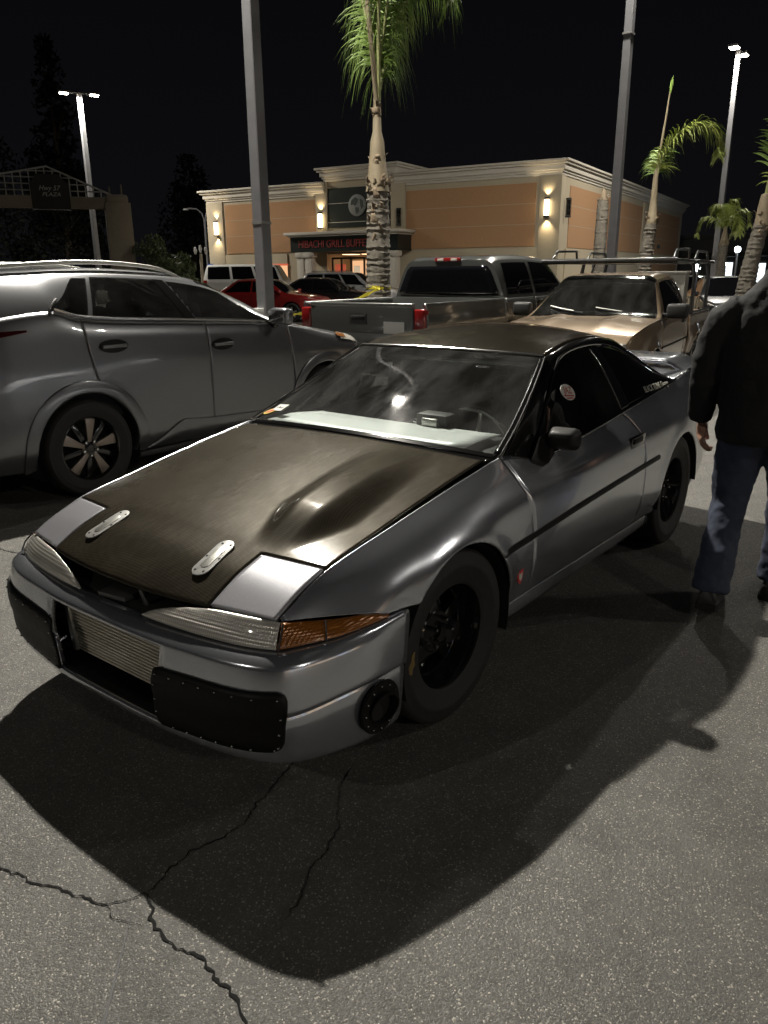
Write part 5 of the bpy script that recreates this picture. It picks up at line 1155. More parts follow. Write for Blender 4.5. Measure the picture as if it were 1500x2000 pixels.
# ---- lamps
lens_top = crv([(1.992, .682, .645), (2.028, .56, .650), (2.052, .44, .645), (2.080, .32, .628), (2.098, .24, .607), (2.108, .185, .585)])
lens_bot = crv([(2.034, .702, .578), (2.066, .60, .574), (2.090, .46, .572), (2.106, .32, .572), (2.113, .24, .573), (2.116, .178, .575)])
G = rule(lens_top, lens_bot, 40, 10, .005, (1, .1, .2)); both('indicator_lens', G, M_lens, coupe, (1.8, .3, .5), .01)
at_ = crv([(1.990, .685, .645), (1.85, .768, .628), (1.76, .798, .616), (1.71, .814, .605), (1.668, .828, .590)])
ab_ = crv([(2.034, .704, .578), (1.88, .800, .589), (1.76, .824, .587), (1.70, .832, .586), (1.664, .835, .586)])
G = rule(at_, ab_, 40, 8, .005, (.3, 1, .1)); both('side_indicator', G, M_amber, coupe, INN, .01)
for s in (1, -1):   # thin divider strips moulded into the lamps
    for q in (.0, .36):
        a = at_(q+.005)+np.array([.004, .008, 0]); b = ab_(q+.005)+np.array([.004, .008, 0])
        tube('lamp_rib', [a*(1, s, 1), (a+b)/2*(1, s, 1)+np.array([.006, .006*s, 0]), b*(1, s, 1)], .003, M_trim, coupe, 6)
# dark slot above the bumper with the latch panel in it
box('radiator_panel', (1.99, 0, .545), (.16, 1.0, .05), M_under, coupe, bev=.01)
box('slot_bracket', (2.055, -.03, .578), (.075, .13, .018), M_cage, coupe, rot=Matrix.Rotation(.15, 4, 'Z'), bev=.004)
box('hood_catch', (2.05, .10, .598), (.012, .02, .075), M_cage, coupe, rot=Matrix.Rotation(.4, 4, 'X'), bev=.003)
# ---- front bumper
BR = [
    [(2.085, 0, .562), (2.075, .35, .562), (2.003, .68, .572), (1.83, .790, .583), (1.575, .824, .580)],
    [(2.126, 0, .559), (2.112, .35, .559), (2.046, .700, .568), (1.85, .819, .579), (1.574, .842, .576)],
    [(2.156, 0, .540), (2.141, .38, .540), (2.072, .722, .550), (1.86, .833, .558), (1.577, .850, .556)],
    [(2.163, 0, .524), (2.148, .38, .524), (2.078, .728, .534), (1.862, .839, .541), (1.580, .851, .539)],
    [(2.176, 0, .45), (2.160, .40, .45), (2.090, .737, .455), (1.866, .844, .455), (1.592, .853, .455)],
    [(2.176, 0, .365), (2.160, .40, .368), (2.090, .738, .392), (1.866, .844, .418), (1.602, .852, .402)],
    [(2.170, 0, .357), (2.154, .40, .360), (2.084, .732, .384), (1.860, .837, .409), (1.604, .844, .393)],
    [(2.172, 0, .350), (2.156, .40, .353), (2.086, .734, .376), (1.862, .840, .400), (1.606, .848, .384)],
    [(2.168, 0, .252), (2.152, .40, .254), (2.082, .728, .262), (1.860, .836, .255), (1.622, .846, .24)],
    [(2.166, 0, .226), (2.150, .40, .226), (2.078, .722, .236), (1.856, .828, .215), (1.628, .838, .20)],
    [(2.140, 0, .204), (2.125, .40, .204), (2.055, .705, .214), (1.845, .80, .195), (1.632, .82, .18)],
    [(2.00, 0, .206), (1.98, .35, .206), (1.93, .60, .21), (1.80, .70, .20), (1.62, .75, .19)]]
BC = [crv([(p[0], -p[1], p[2]) for p in r[::-1]]+list(r[1:])) for r in BR]
def b_u(y, row=4):
    a, b = 0.0, 1.0
    for _ in range(40):
        c = (a+b)/2
        if BC[row](c)[1] < y: a = c
        else: b = c
    return (a+b)/2
def b_col(u): return crv([c(u) for c in BC])
def b_at(u, z):
    c = b_col(u); a, b = .12, .86
    for _ in range(30):
        m = (a+b)/2
        if c(m)[2] > z: a = m
        else: b = m
    return c((a+b)/2)
def b_pt(y, z, off=0.0):
    u = b_u(y); p = b_at(u, z); du = b_at(min(u+.01, 1), z)-b_at(max(u-.01, 0), z); n = np.cross(du, (0, 0, 1)); n = n/np.linalg.norm(n)
    if n[0] < 0 and abs(y) < .75: n = -n
    return p+n*off
uo = (b_u(-.315), b_u(.315))
us = np.unique(np.r_[np.linspace(0, uo[0], 34), np.linspace(uo[0], uo[1], 25), np.linspace(uo[1], 1, 34)])
SUBS = [5, 4, 3, 3, 4, 2, 2, 4, 3, 3, 4]
cols = []
for u in us:
    P = np.array([c(u) for c in BC]); T = np.array([(P[min(i+1, len(P)-1)]-P[max(i-1, 0)])/2 for i in range(len(P))]); col = []
    for i, n in enumerate(SUBS):
        L = np.linalg.norm(P[i+1]-P[i]); ta = T[i]/max(np.linalg.norm(T[i]), 1e-9)*L; tb = T[i+1]/max(np.linalg.norm(T[i+1]), 1e-9)*L
        for k in range(n):
            t = k/n; t2, t3 = t*t, t**3; col.append((2*t3-3*t2+1)*P[i]+(t3-2*t2+t)*ta+(-2*t3+3*t2)*P[i+1]+(t3-t2)*tb)
    col.append(P[-1]); cols.append(col)
GB = np.array(cols); r0 = sum(SUBS[:3]); r1 = sum(SUBS[:8])
mask = np.ones((GB.shape[0]-1, GB.shape[1]-1), bool)
for i in range(len(us)-1):
    if us[i] >= uo[0]-1e-6 and us[i+1] <= uo[1]+1e-6: mask[i, r0:r1] = False
fb = grid_obj('front_bumper', GB, M_silver, coupe, (1.9, 0, .4), .022, mask, 42)
# shelf behind the lip and dark duct behind the mouth
G = np.array([[(x, y, .250-(2.15-x)*.12+.02*(abs(y)/.4)**2) for y in np.linspace(-.40, .40, 17)] for x in np.linspace(2.148, 1.95, 6)])
grid_obj('lip_shelf', G, M_satin, coupe, thick=.006)
box('mouth_backing', (1.93, 0, .40), (.02, .90, .30), M_under, coupe)
# intercooler
IC = empty('intercooler', (2.075, -.045, .385)); IC.parent = coupe; IC.rotation_euler = (0, radians(4), 0)
box('intercooler_core', (-.034, 0, 0), (.05, .54, .20), M_under, IC)
for s in (-1, 1): box('end_tank', (-.02, s*.285, 0), (.07, .03, .215), M_alu, IC, bev=.008)
me0 = None
for k in range(15):
    z = -.098+.014*k
    if me0 is None: o = box('intercooler_bar', (0, 0, 0), (.008, .545, .0066), M_core, IC, bev=.002); me0 = o.data
    else: o = link('intercooler_bar', me0, None, IC)
    o.location = (0, 0, z)
# black riveted blanking plates
def plate(s):
    ya, yb = .288, .768; R_ = .03
    ys = np.r_[np.linspace(ya, ya+R_, 7)[:-1], np.linspace(ya+R_, yb-R_, 26), np.linspace(yb-R_, yb, 7)[1:]]
    cols = []
    for y in ys:
        q = (y-ya)/(yb-ya); d = 0.0
        if y < ya+R_: d = R_-sqrt(max(0, R_*R_-(ya+R_-y)**2))
        if y > yb-R_: d = R_-sqrt(max(0, R_*R_-(y-yb+R_)**2))
        zt = .458+.024*q-d; zb = .246+.022*q*q+.012*q+d
        cols.append([b_pt(s*y, z, .006 if i in (0, 9) else .012) for i, z in enumerate(np.linspace(zt, zb, 10))])
    o = grid_obj('blanking_plate', np.array(cols), M_satin, coupe, (1.8, 0, .35), .008)
    bm = bmesh.new()
    for y in np.linspace(ya+.025, yb-.02, 8):
        q = (y-ya)/(yb-ya)
        for z in (.452+.024*q-.014, .246+.022*q*q+.012*q+.014):
            p = b_pt(s*y, z, .014); bmesh.ops.create_icosphere(bm, subdivisions=1, radius=.0048, matrix=Matrix.Translation(p))
    for y in (ya+.012, yb-.012):
        for z in (.30, .345, .40): bmesh.ops.create_icosphere(bm, subdivisions=1, radius=.0048, matrix=Matrix.Translation(b_pt(s*y, z, .014)))
    r = from_bm('rivet_line', bm, M_chrome, o); r['kind'] = 'stuff'
plate(1); plate(-1)
# side exhaust through the bumper
u_ex = 1.0-.36*(1-b_u(.80))
for _k in range(40):      # slide along the bumper's side until x = 1.755
    u_ex += .15*(b_at(u_ex, .318)[0]-1.755)
pe = b_at(u_ex, .318); ue_ = b_at(min(u_ex+.02, 1), .30)-b_at(u_ex-.02, .30); ve_ = b_at(u_ex, .34)-b_at(u_ex, .255)
ne_ = np.cross(ve_, ue_); ne_ = ne_/np.linalg.norm(ne_); ne_ = ne_ if ne_[1] > 0 else -ne_
EX = empty('side_exhaust', (0, 0, 0)); EX.parent = coupe
_x = Vector(np.cross(ne_, (0, 0, 1))).normalized(); _y = Vector(ne_); _z = _x.cross(_y)
EX.matrix_local = Matrix(((_x[0], _y[0], _z[0], pe[0]+ne_[0]*.008), (_x[1], _y[1], _z[1], pe[1]+ne_[1]*.008), (_x[2], _y[2], _z[2], pe[2]+ne_[2]*.008), (0, 0, 0, 1)))
lathe('exhaust_flange', [(.050, .0), (.088, .0), (.090, .004), (.088, .009), (.050, .009)], M_satin, EX, 40, closed=True)
bm = bmesh.new(); rings = []
for r, h0, sl in ((.054, 0, 0), (.054, .008, .28), (.056, .012, .32), (.050, .013, .32), (.047, .0, .25), (.045, -.12, 0)):
    rings.append([bm.verts.new((r*cos(2*pi*k/36), h0+sl*(.055-r*cos(2*pi*k/36+.5))*.75, r*sin(2*pi*k/36))) for k in range(36)])
for A, B in zip(rings, rings[1:]):
    for k in range(36): bm.faces.new((A[k], A[(k+1) % 36], B[(k+1) % 36], B[k]))
bmesh.ops.recalc_face_normals(bm, faces=bm.faces); from_bm('exhaust_tip', bm, M_satin, EX)
lathe('exhaust_bore', [(.001, .004), (.052, .004)], M_under, EX, 24)
bm = bmesh.new()
for k in range(12): a = 2*pi*k/12; bmesh.ops.create_icosphere(bm, subdivisions=1, radius=.0048, matrix=Matrix.Translation((.074*cos(a), .011, .074*sin(a))))
r = from_bm('flange_bolt', bm, M_chrome, EX); r['kind'] = 'stuff'

# ---- greenhouse
wsL = crv([(.790, .716, .905), (.60, .683, .985), (.41, .640, 1.072), (.24, .598, 1.160), (.090, .556, 1.238)])
wsB = crv([(.790, -.716, .905), (.835, -.5, .922), (.865, -.25, .934), (.875, 0, .938), (.865, .25, .934), (.835, .5, .922), (.790, .716, .905)])
wsT = crv([(.090, -.556, 1.238), (.135, -.3, 1.247), (.150, 0, 1.251), (.135, .3, 1.247), (.090, .556, 1.238)])
wsR = lambda u: wsL(u)*MIR
def mid(c, f): return lambda u: c(u)+f
WS = coons(wsB, wsT, wsR, wsL, 48, 30, .03, (.45, 0, .9))
def ws_pt(u, v, off=0.0):
    i, j = v*(WS.shape[0]-1), u*(WS.shape[1]-1); i0, j0 = min(int(i), WS.shape[0]-2), min(int(j), WS.shape[1]-2)
    a, b = i-i0, j-j0; p = (1-a)*((1-b)*WS[i0, j0]+b*WS[i0, j0+1])+a*((1-b)*WS[i0+1, j0]+b*WS[i0+1, j0+1])
    n = np.cross(WS[i0, j0+1]-WS[i0, j0], WS[i0+1, j0]-WS[i0, j0]); n = n/np.linalg.norm(n); n = n if n[2] > 0 else -n
    return p+n*off
def ws_patch(name, u0, u1, v0, v1, m, off, nu=20, nv=6, thick=.002):
    return grid_obj(name, np.array([[ws_pt(u0+(u1-u0)*a, v0+(v1-v0)*b, off) for a in np.linspace(0, 1, nu)] for b in np.linspace(0, 1, nv)]), m, coupe, (0, 0, .6), thick)
wsg = grid_obj('windscreen', WS, M_glass, coupe, (0, 0, .6))
ws_patch('windscreen_surround', 0, 1, 0, .035, M_gloss, .002, 40)
ws_patch('windscreen_surround', 0, .022, .035, 1, M_gloss, .002, 4, 24)
ws_patch('windscreen_surround', .978, 1, .035, 1, M_gloss, .002, 4, 24)
tube('header_trim', [tuple(wsT(u)+np.array([-.004, 0, .006])) for u in np.linspace(0.01, .99, 24)], .0065, M_chrome, coupe, 6)
tube('pillar_trim', [tuple(wsL(u)+np.array([0, .004, .006])) for u in np.linspace(0.02, .98, 20)], .005, M_chrome, coupe, 6)
tube('pillar_trim', [tuple((wsL(u)+np.array([0, .004, .006]))*MIR) for u in np.linspace(0.02, .98, 20)], .005, M_chrome, coupe, 6)
# cowl between bonnet and glass
cw0 = crv([(.838, y, hood_z(.838, .69)-.012+.035*(1-(y/.7)**2)) for y in np.linspace(-.70, .70, 9)])
cw1 = crv([(.79+.085*(1-(y/.716)**2), y, .901+.033*(1-(y/.716)**2)) for y in np.linspace(-.712, .712, 9)])
G = np.array([[(hood_xr(y)+.012-.0*q, y, hood_z(hood_xr(y), y)-.018) for y in np.linspace(-.70, .70, 31)] for q in (0,)]+[[tuple(p) for p in wsB(np.linspace(0, 1, 31))]])
grid_obj('cowl_panel', G, M_gloss, coupe, (.8, 0, .5), .01)
# roof
gut = crv([(.090, .556, 1.238), (-.10, .540, 1.270), (-.30, .530, 1.287), (-.55, .528, 1.287), (-.78, .532, 1.256)])
hdl = crv([(-.78, .532, 1.256), (-.95, .545, 1.198), (-1.15, .566, 1.118), (-1.35, .592, 1.036), (-1.50, .612, .985)])
rT = crv([(-.78, -.532, 1.256), (-.80, -.3, 1.288), (-.805, 0, 1.298), (-.80, .3, 1.288), (-.78, .532, 1.256)])
RG = coons(wsT, rT, lambda u: gut(u)*MIR, gut, 40, 30, .022, (0, 0, 1))
RG[..., 2] += .008*np.sin(pi*np.linspace(0, 1, 40))[None, :]*np.sin(pi*np.linspace(0, 1, 30))[:, None]
ro = grid_obj('roof', inset(RG, .003), M_carbonroof, coupe, (0, 0, .6), .014)
for p in ((.06, .02, 1.262), (-.62, .16, 1.318)):
    box('roof_fitting', p, (.03, .016, .018), M_gloss, coupe, bev=.005)
# hatch glass and tail
hB = crv([(-1.50, -.612, .985), (-1.56, -.3, .998), (-1.58, 0, 1.002), (-1.56, .3, .998), (-1.50, .612, .985)])
G = coons(rT, hB, lambda u: hdl(u)*MIR, hdl, 30, 24, .02, (-.5, 0, .9)); grid_obj('hatch_glass', inset(G, .003), M_gdark, coupe, (-1, 0, .6), .008)
tl = crv([(-1.50, .612, .985), (-1.75, .64, .996), (-2.05, .615, .995)]); tb = crv([(-2.05, -.615, .995), (-2.10, 0, 1.0), (-2.05, .615, .995)])
grid_obj('tail_deck', coons(hB, tb, lambda u: tl(u)*MIR, tl, 24, 14, .01, (0, 0, 1)), M_silver, coupe, (-1.8, 0, .5), .01)
G = LB.panel(-2.08, -1.42, 5, 5, nu=12, nv=2)
G = np.array([[LB.at(x, 4.98)*(1-q)+tl((x+1.50)/-.55 if x < -1.5 else 0)*q for x in np.linspace(-1.44, -2.07, 14)] for q in np.linspace(0, 1, 5)])
both('deck_shoulder', G, M_silver, coupe, (-1.8, 0, .5), .008)
tp = [[(x0, y, z) for y in np.linspace(-w, w, 21)] for x0, w, z in ((-2.06, .62, .995), (-2.11, .66, .93), (-2.13, .70, .80), (-2.16, .73, .62), (-2.17, .73, .42), (-2.08, .70, .28))]
TP = np.array(tp); TP[..., 0] += .10*(np.abs(TP[..., 1])/.73)**3
grid_obj('rear_bumper', TP, M_silver, coupe, (-1.7, 0, .6), .015)
for s in (1, -1): box('tail_lamp', (-2.125, s*.45, .84), (.03, .42, .11), M_red, coupe, rot=Matrix.Rotation(-s*.12, 4, 'Z'), bev=.01)
# rear wing blending down into the shoulders
sp = []
for y in np.linspace(-.66, .66, 41):
    q = abs(y)/.66; up = 1-smooth01((q-.80)/.20); h = 1.0+.062*up
    xo = -.02*(1-q**2)
    sp.append([(-1.70-.05*q+xo, y, h-.03), (-1.72-.05*q+xo, y, h-.004), (-1.80+xo, y, h+.006), (-1.92+xo, y, h+.006), (-2.08+xo, y, h+.012), (-2.10+xo, y, h+.004), (-2.08+xo, y, h-.012), (-1.92+xo, y, h-.024), (-1.78+xo, y, h-.034)])
SPG = np.array(sp); SPG = np.concatenate([SPG, SPG[:, :1]], 1)
rw = grid_obj('rear_wing', SPG, M_silver, coupe, angle=35)
bm = bmesh.new(); bm.from_mesh(rw.data); bmesh.ops.recalc_face_normals(bm, faces=bm.faces); bm.to_mesh(rw.data); bm.free()

# side glass, pillars and roof rails
dlo = crv([(.560, .738, .858), (.42, .702, .945), (.26, .655, 1.070), (.12, .612, 1.178), (.02, .590, 1.232), (-.12, .578, 1.256), (-.32, .572, 1.264), (-.55, .570, 1.250), (-.78, .574, 1.205), (-1.0, .590, 1.130), (-1.22, .624, 1.045), (-1.40, .668, .982)])
belt = lambda x: LB.at(x, 5.0)
UD = np.linspace(0, 1, 400); DX = dlo(UD)[:, 0]
def dlo_u(x): return float(np.interp(-x, -DX, UD))
outer = crv(list(map(tuple, wsL(np.linspace(0, 1, 9))))+list(map(tuple, gut(np.linspace(.15, 1, 7))))+list(map(tuple, hdl(np.linspace(.15, 1, 7)))))
rail_in = sub(dlo, 0.0, 1.0)
G = rule(outer, rail_in, 90, 8, .006, (0, 1, .6)); both('roof_rail', G, M_gloss, coupe, (-.3, 0, .8), .01)
fr = crv([tuple(dlo(u)) for u in np.linspace(0, 1, 40)])
def side_patch(name, xa_, xb_, qa, qb, m, off=0.0, n=30, k=8, thick=0.0, xt=None):
    """patch of the side window plane: xa_..xb_ at the belt, xt at the top (leaning pillars)"""
    xt = xt or (xa_, xb_); rows = []
    for q in np.linspace(qa, qb, k):
        row = []
        for u in np.linspace(0, 1, n):
            xb0 = xa_+(xb_-xa_)*u; xt0 = xt[0]+(xt[1]-xt[0])*u; b = belt(xb0); t = dlo(dlo_u(xt0)); p = b+(t-b)*q
            p = p+np.array([0, .016*sin(pi*q)+off, .3*off]); row.append(p)
        rows.append(row)
    return both(name, np.array(rows), m, coupe, (-.3, 0, .8), thick)
side_patch('door_glass', .545, -.43, 0.0, 1.0, M_gside, xt=(.548, -.335))
side_patch('window_frame', .55, -.46, -.0, .045, M_gloss, .004, 40, 3, .006, xt=(.545, -.33))
side_patch('b_pillar', -.425, -.535, 0.0, 1.0, M_gloss, .006, 8, 14, .012, xt=(-.325, -.43))
side_patch('quarter_glass', -.532, -1.395, 0.0, 1.0, M_gdark, .002, 40, 12, .006, xt=(-.425, -1.392))
tube('window_trim', [tuple(dlo(u)+np.array([0, .006, -.004])) for u in np.linspace(.02, .56, 40)], .006, M_chrome, coupe, 6)
tube('belt_moulding', [tuple(belt(x)+np.array([0, .004, .006])) for x in np.linspace(.5, -1.40, 40)], .009, M_gloss, coupe, 8)
tube('belt_moulding', [tuple((belt(x)+np.array([0, .004, .006]))*MIR) for x in np.linspace(.5, -1.40, 40)], .009, M_gloss, coupe, 8)
M_mirr = mat('mirror_black', (.008, .008, .008), .5, 0, 0, spec=.25)
# black sail panel and door mirror
for s in (1, -1):
    v = [np.array(p)*(1, s, 1) for p in ((.60, .752, .800), (.47, .772, .835), (.40, .762, .86), (.38, .738, .955), (.47, .722, .940), (.575, .742, .865))]
    bm = bmesh.new(); A = [bm.verts.new(p) for p in v]; B = [bm.verts.new(p+np.array([0, .012*s, .004])) for p in v]; bm.faces.new(A); bm.faces.new(B)
    for k in range(6): bm.faces.new((A[k], A[(k+1) % 6], B[(k+1) % 6], B[k]))
    bmesh.ops.recalc_face_normals(bm, faces=bm.faces); from_bm('sail_panel', bm, M_satin, coupe, False)
    mr = empty('door_mirror', (.40, .812*s, .932), s*.12); mr.parent = coupe
    bm = bmesh.new(); add_box(bm, (0, 0, 0), (.095, .145, .098), None, .034, 4)
    for q in bm.verts:
        if q.co.x > 0: q.co.z *= .8; q.co.y *= .88
    from_bm('mirror_housing', bm, M_mirr, mr); box('mirror_glass', (-.049, 0, 0), (.006, .11, .07), M_chrome, mr, bev=.002)
    box('mirror_arm', (.01, -.105*s, -.045), (.07, .09, .05), M_gloss, mr, bev=.015)
    # door handle in its cup
    p = LB.at(-.47, 3.1); 
    hd = empty('door_handle', tuple(p*(1, s, 1))); hd.parent = coupe
    box('handle_cup', (0, .0, 0), (.20, .016, .062), M_gloss, hd, bev=.007); box('handle_flap', (.02, .010*s, .008), (.12, .012, .03), M_satin, hd, bev=.005)
# ---- cabin
G = np.array([[(x+.045*(1-(y/.60)**2), y, .932+.006*(1-(y/.6)**2)+z) for y in np.linspace(-.60, .545, 15)] for x, z in ((.775, -.006), (.70, .0), (.56, .002), (.46, 0))])
grid_obj('dashboard_panel', G, M_alupanel, coupe, (.6, 0, .4), .004)
box('dashboard', (.52, 0, .79), (.36, 1.30, .22), M_trim, coupe, bev=.04)
gp = empty('gauge_pod', (.46, .20, .955), radians(180)); gp.parent = coupe
box('gauge_case', (0, 0, 0), (.10, .17, .075), M_trim, gp, bev=.012); box('gauge_bracket', (-.055, 0, -.005), (.02, .085, .05), M_alu, gp, bev=.005)
for s in (-1, 1): lathe('gauge_knob', [(0, .022), (.013, .02), (.016, 0)], M_chrome, gp, 12, 'Y', (-.02, s*.092, -.01))
st = empty('steering_wheel', (.36, .37, .875)); st.parent = coupe; st.rotation_euler = (0, radians(-66), 0)
bm = bmesh.new()
R_, r_ = .165, .014
vs = [[bm.verts.new(((R_+r_*cos(b))*cos(a), (R_+r_*cos(b))*sin(a), r_*sin(b))) for b in np.linspace(0, 2*pi, 9)[:-1]] for a in np.linspace(0, 2*pi, 37)[:-1]]
for i in range(36):
    for j in range(8): bm.faces.new((vs[i][j], vs[(i+1) % 36][j], vs[(i+1) % 36][(j+1) % 8], vs[i][(j+1) % 8]))
from_bm('wheel_rim', bm, M_gloss, st)
for a in (.3, 2.84, -1.57): tube('wheel_spoke', [(0, 0, -.02), (.16*cos(a), .16*sin(a), 0)], .012, M_alu, st)
tube('steering_column', [(.36, .37, .875), (.56, .37, .79)], .03, M_trim, coupe)
for y in (.36, -.36):
    sx = empty('race_seat', (-.12, y, .50)); sx.parent = coupe
    bm = bmesh.new(); add_box(bm, (.05, 0, .06), (.46, .46, .14), None, .05, 3); from_bm('seat_cushion', bm, M_seat, sx)
    bm = bmesh.new(); add_box(bm, (-.20, 0, .40), (.12, .48, .62), Matrix.Rotation(radians(-14), 4, 'Y'), .05, 3)
    for s in (-1, 1): add_box(bm, (-.15, s*.225, .36), (.18, .05, .44), Matrix.Rotation(radians(-14), 4, 'Y'), .022, 2)
    add_box(bm, (-.27, 0, .66), (.10, .30, .17), Matrix.Rotation(radians(-14), 4, 'Y'), .04, 3); from_bm('seat_back', bm, M_seat, sx)
def cage(*p, r=.019): tube('cage_tube', p, r, M_cage, coupe, 10)
for s in (1, -1):
    cage((.62, .64*s, .45), (.60, .65*s, .90), (.36, .60*s, 1.04), (.06, .51*s, 1.19), (-.40, .50*s, 1.24))
    cage((-.42, .66*s, .45), (-.42, .64*s, .95), (-.42, .56*s, 1.16), (-.42, .47*s, 1.235))
    cage((-.42, .50*s, 1.22), (-1.35, .50*s, .75))
    cage((.58, .66*s, .52), (-.40, .66*s, .82))
cage((.06, -.51, 1.19), (.06, .51, 1.19)); cage((-.42, -.47, 1.235), (-.42, .47, 1.235)); cage((-.42, .64, .50), (-.42, -.45, 1.20)); cage((-.42, -.64, .95), (-.42, .64, .95)); cage((-.42, .50, 1.2), (-1.3, -.50, .80))
# drilled gusset by the driver-side pillar
gs = from_py('cage_gusset', [(.60, .63, .90), (.36, .58, 1.03), (.30, .60, 1.00), (.56, .655, .87)], [(0, 1, 2, 3)], M_cage, coupe); solid(gs, .004)
bm = bmesh.new()
for k in range(9):
    q = .1+.8*k/8; bmesh.ops.create_icosphere(bm, subdivisions=1, radius=.0065, matrix=Matrix.Translation((.595-.25*q, .635-.05*q, .905+.125*q)))
g2 = from_bm('gusset_hole_rim', bm, M_chrome, gs); g2['kind'] = 'stuff'
box('cabin_rear_panel', (-.75, 0, .80), (.03, 1.3, .5), M_under, coupe)
# ---- stickers
M_sw = mat('sticker_white', (.78, .79, .74), .5); M_sy = mat('sticker_yellow', (.75, .50, .03), .5); M_sred = mat('sticker_red', (.55, .03, .03), .5); M_sblk = mat('sticker_black', (.01, .01, .01), .5); M_shex = mat('sticker_pale', (.6, .6, .52), .4)
def ws_frame(u, v, off, xdir=None):
    p = ws_pt(u, v, off); e = ws_pt(min(u+.02, 1), v, off)-p; n = ws_pt(u, min(v+.02, 1), off)-p; return frame(p, e, n)
F_ = ws_frame(.075, .175, .004)
o = box('permit_sticker', (0, 0, 0), (.085, .06, .0015), M_sw, coupe); o.matrix_local = F_
text_obj('permit_print', 'Uber', .030, M_sblk, o, Matrix.Translation((0, 0, .001)), .0004)
F_ = ws_frame(.042, .125, .004)
o = prism('oval_sticker', [(.038*cos(t), .024*sin(t)) for t in np.linspace(0, 2*pi, 25)[:-1]], .0015, M_sy, coupe); o.matrix_local = F_ @ Matrix.Rotation(.5, 4, 'Z')
o2 = prism('oval_print', [(.028*cos(t), .010*sin(t)) for t in np.linspace(0, 2*pi, 17)[:-1]], .001, M_sred, o, 'XY', .0012)
# lettering along the bottom of the rear side glass
def qg(x, q, off=.014):
    b = belt(x); t = dlo(dlo_u(x)); return b+(t-b)*q+np.array([0, .016*sin(pi*q)+off, .3*off])
pm = qg(-1.02, .16, .011); xd = qg(-1.22, .16, .011)-qg(-.85, .16, .011); yd = qg(-1.02, .4, .011)-qg(-1.02, .1, .011)
text_obj('window_lettering', 'BLACK TUNE Garage', .052, M_shex, coupe, frame(pm, xd, yd), .0006, sx=.92)
# small crest behind the front wheel
p = LB.at(.80, 1.0)+np.array([0, .003, .02]); cr_ = empty('crest_decal', tuple(p)); cr_.parent = coupe
prism('crest_body', [(-.020, .03), (-.026, .0), (-.016, -.03), (0, -.045), (.016, -.03), (.026, 0), (.020, .03), (.008, .014), (0, .034), (-.008, .014)], .0015, M_sred, cr_, 'XZ', .001)
prism('crest_fill', [(-.013, .008), (-.012, -.018), (0, -.03), (.012, -.018), (.013, .008), (0, .0)], .0015, M_shex, cr_, 'XZ', .0035)
# wheels
fw = race_wheel(coupe, (FX, .685, WR), 1, radians(-2)); race_wheel(coupe, (FX, -.685, WR), -1, radians(-2))
race_wheel(coupe, (RX, .69, WR), 1); race_wheel(coupe, (RX, -.69, WR), -1)
M_decal = mat('worn_tyre_decal', (.16, .11, .035), .8, noise=(40, .6, 0))
prism('tyre_decal', [(.245, .045), (.262, .040), (.268, .012), (.282, -.004), (.276, -.032), (.262, -.040), (.258, -.018), (.246, -.006), (.250, .018)], .0012, M_decal, fw, 'XZ', .1298)
# JAZ oval on the door glass
def dg(x, q, o): b = belt(x); t = dlo(dlo_u(x)); return b+(t-b)*q+np.array([0, .016*sin(pi*q)+o, .3*o])
jz = prism('glass_badge', [(.085*cos(t), .040*sin(t)) for t in np.linspace(0, 2*pi, 33)[:-1]], .002, M_sw, coupe)
jz.matrix_local = frame(dg(.105, .655, .012), (-1, -.06, -.13), dg(.105, .8, .01)-dg(.105, .4, .01))
text_obj('badge_print', 'JAZ', .050, M_sred, jz, Matrix.Translation((0, .008, .0012)), .0006, shear=.2, width=.115)
for k, yy in enumerate((-.018, -.030)): box('badge_bar', (0, yy, .0012), (.12-.04*k, .006, .001), M_sred, jz)
# ================================================================== WALKING MAN (seen from behind, cut by the right edge)
M_hood = mat('black_jacket', (.0075, .0075, .0085), .85, noise=(18, .35, .25)); M_jean = mat('blue_jeans', (.034, .043, .072), .88, noise=(14, .5, .25)); M_skin = mat('skin', (.42, .23, .16), .5, noise=(30, .12, .05)); M_boot2 = mat('black_shoe', (.012, .012, .012), .5); M_hair = mat('dark_hair', (.02, .014, .010), .6)
man = empty('person', (-.47, 1.43, 0), radians(184), 'man in a black jacket and blue jeans walking away past the coupe', 'person')
def skin(name, nodes, edges, m, parent, root=0, lv=2, disp=None):
    """one continuous surface grown round a skeleton; nodes: (xyz, (rx, ry))"""
    me = bpy.data.meshes.new(name); me.from_pydata([n[0] for n in nodes], edges, []); o = link(name, me, m, parent)
    sk = o.modifiers.new('skin', 'SKIN'); sk.use_smooth_shade = True; sk.branch_smoothing = .6
    if not me.skin_vertices: me.skin_vertices.new()
    for i, n in enumerate(nodes): me.skin_vertices[0].data[i].radius = n[1]; me.skin_vertices[0].data[i].use_root = (i == root)
    sd = o.modifiers.new('sub', 'SUBSURF'); sd.levels = lv; sd.render_levels = lv
    if disp:
        tx = bpy.data.textures.new(name+'_folds', 'CLOUDS'); tx.noise_scale = disp[0]; tx.noise_depth = 3
        d = o.modifiers.new('folds', 'DISPLACE'); d.texture = tx; d.strength = disp[1]; d.mid_level = .5; d.texture_coords = 'LOCAL'
    return o
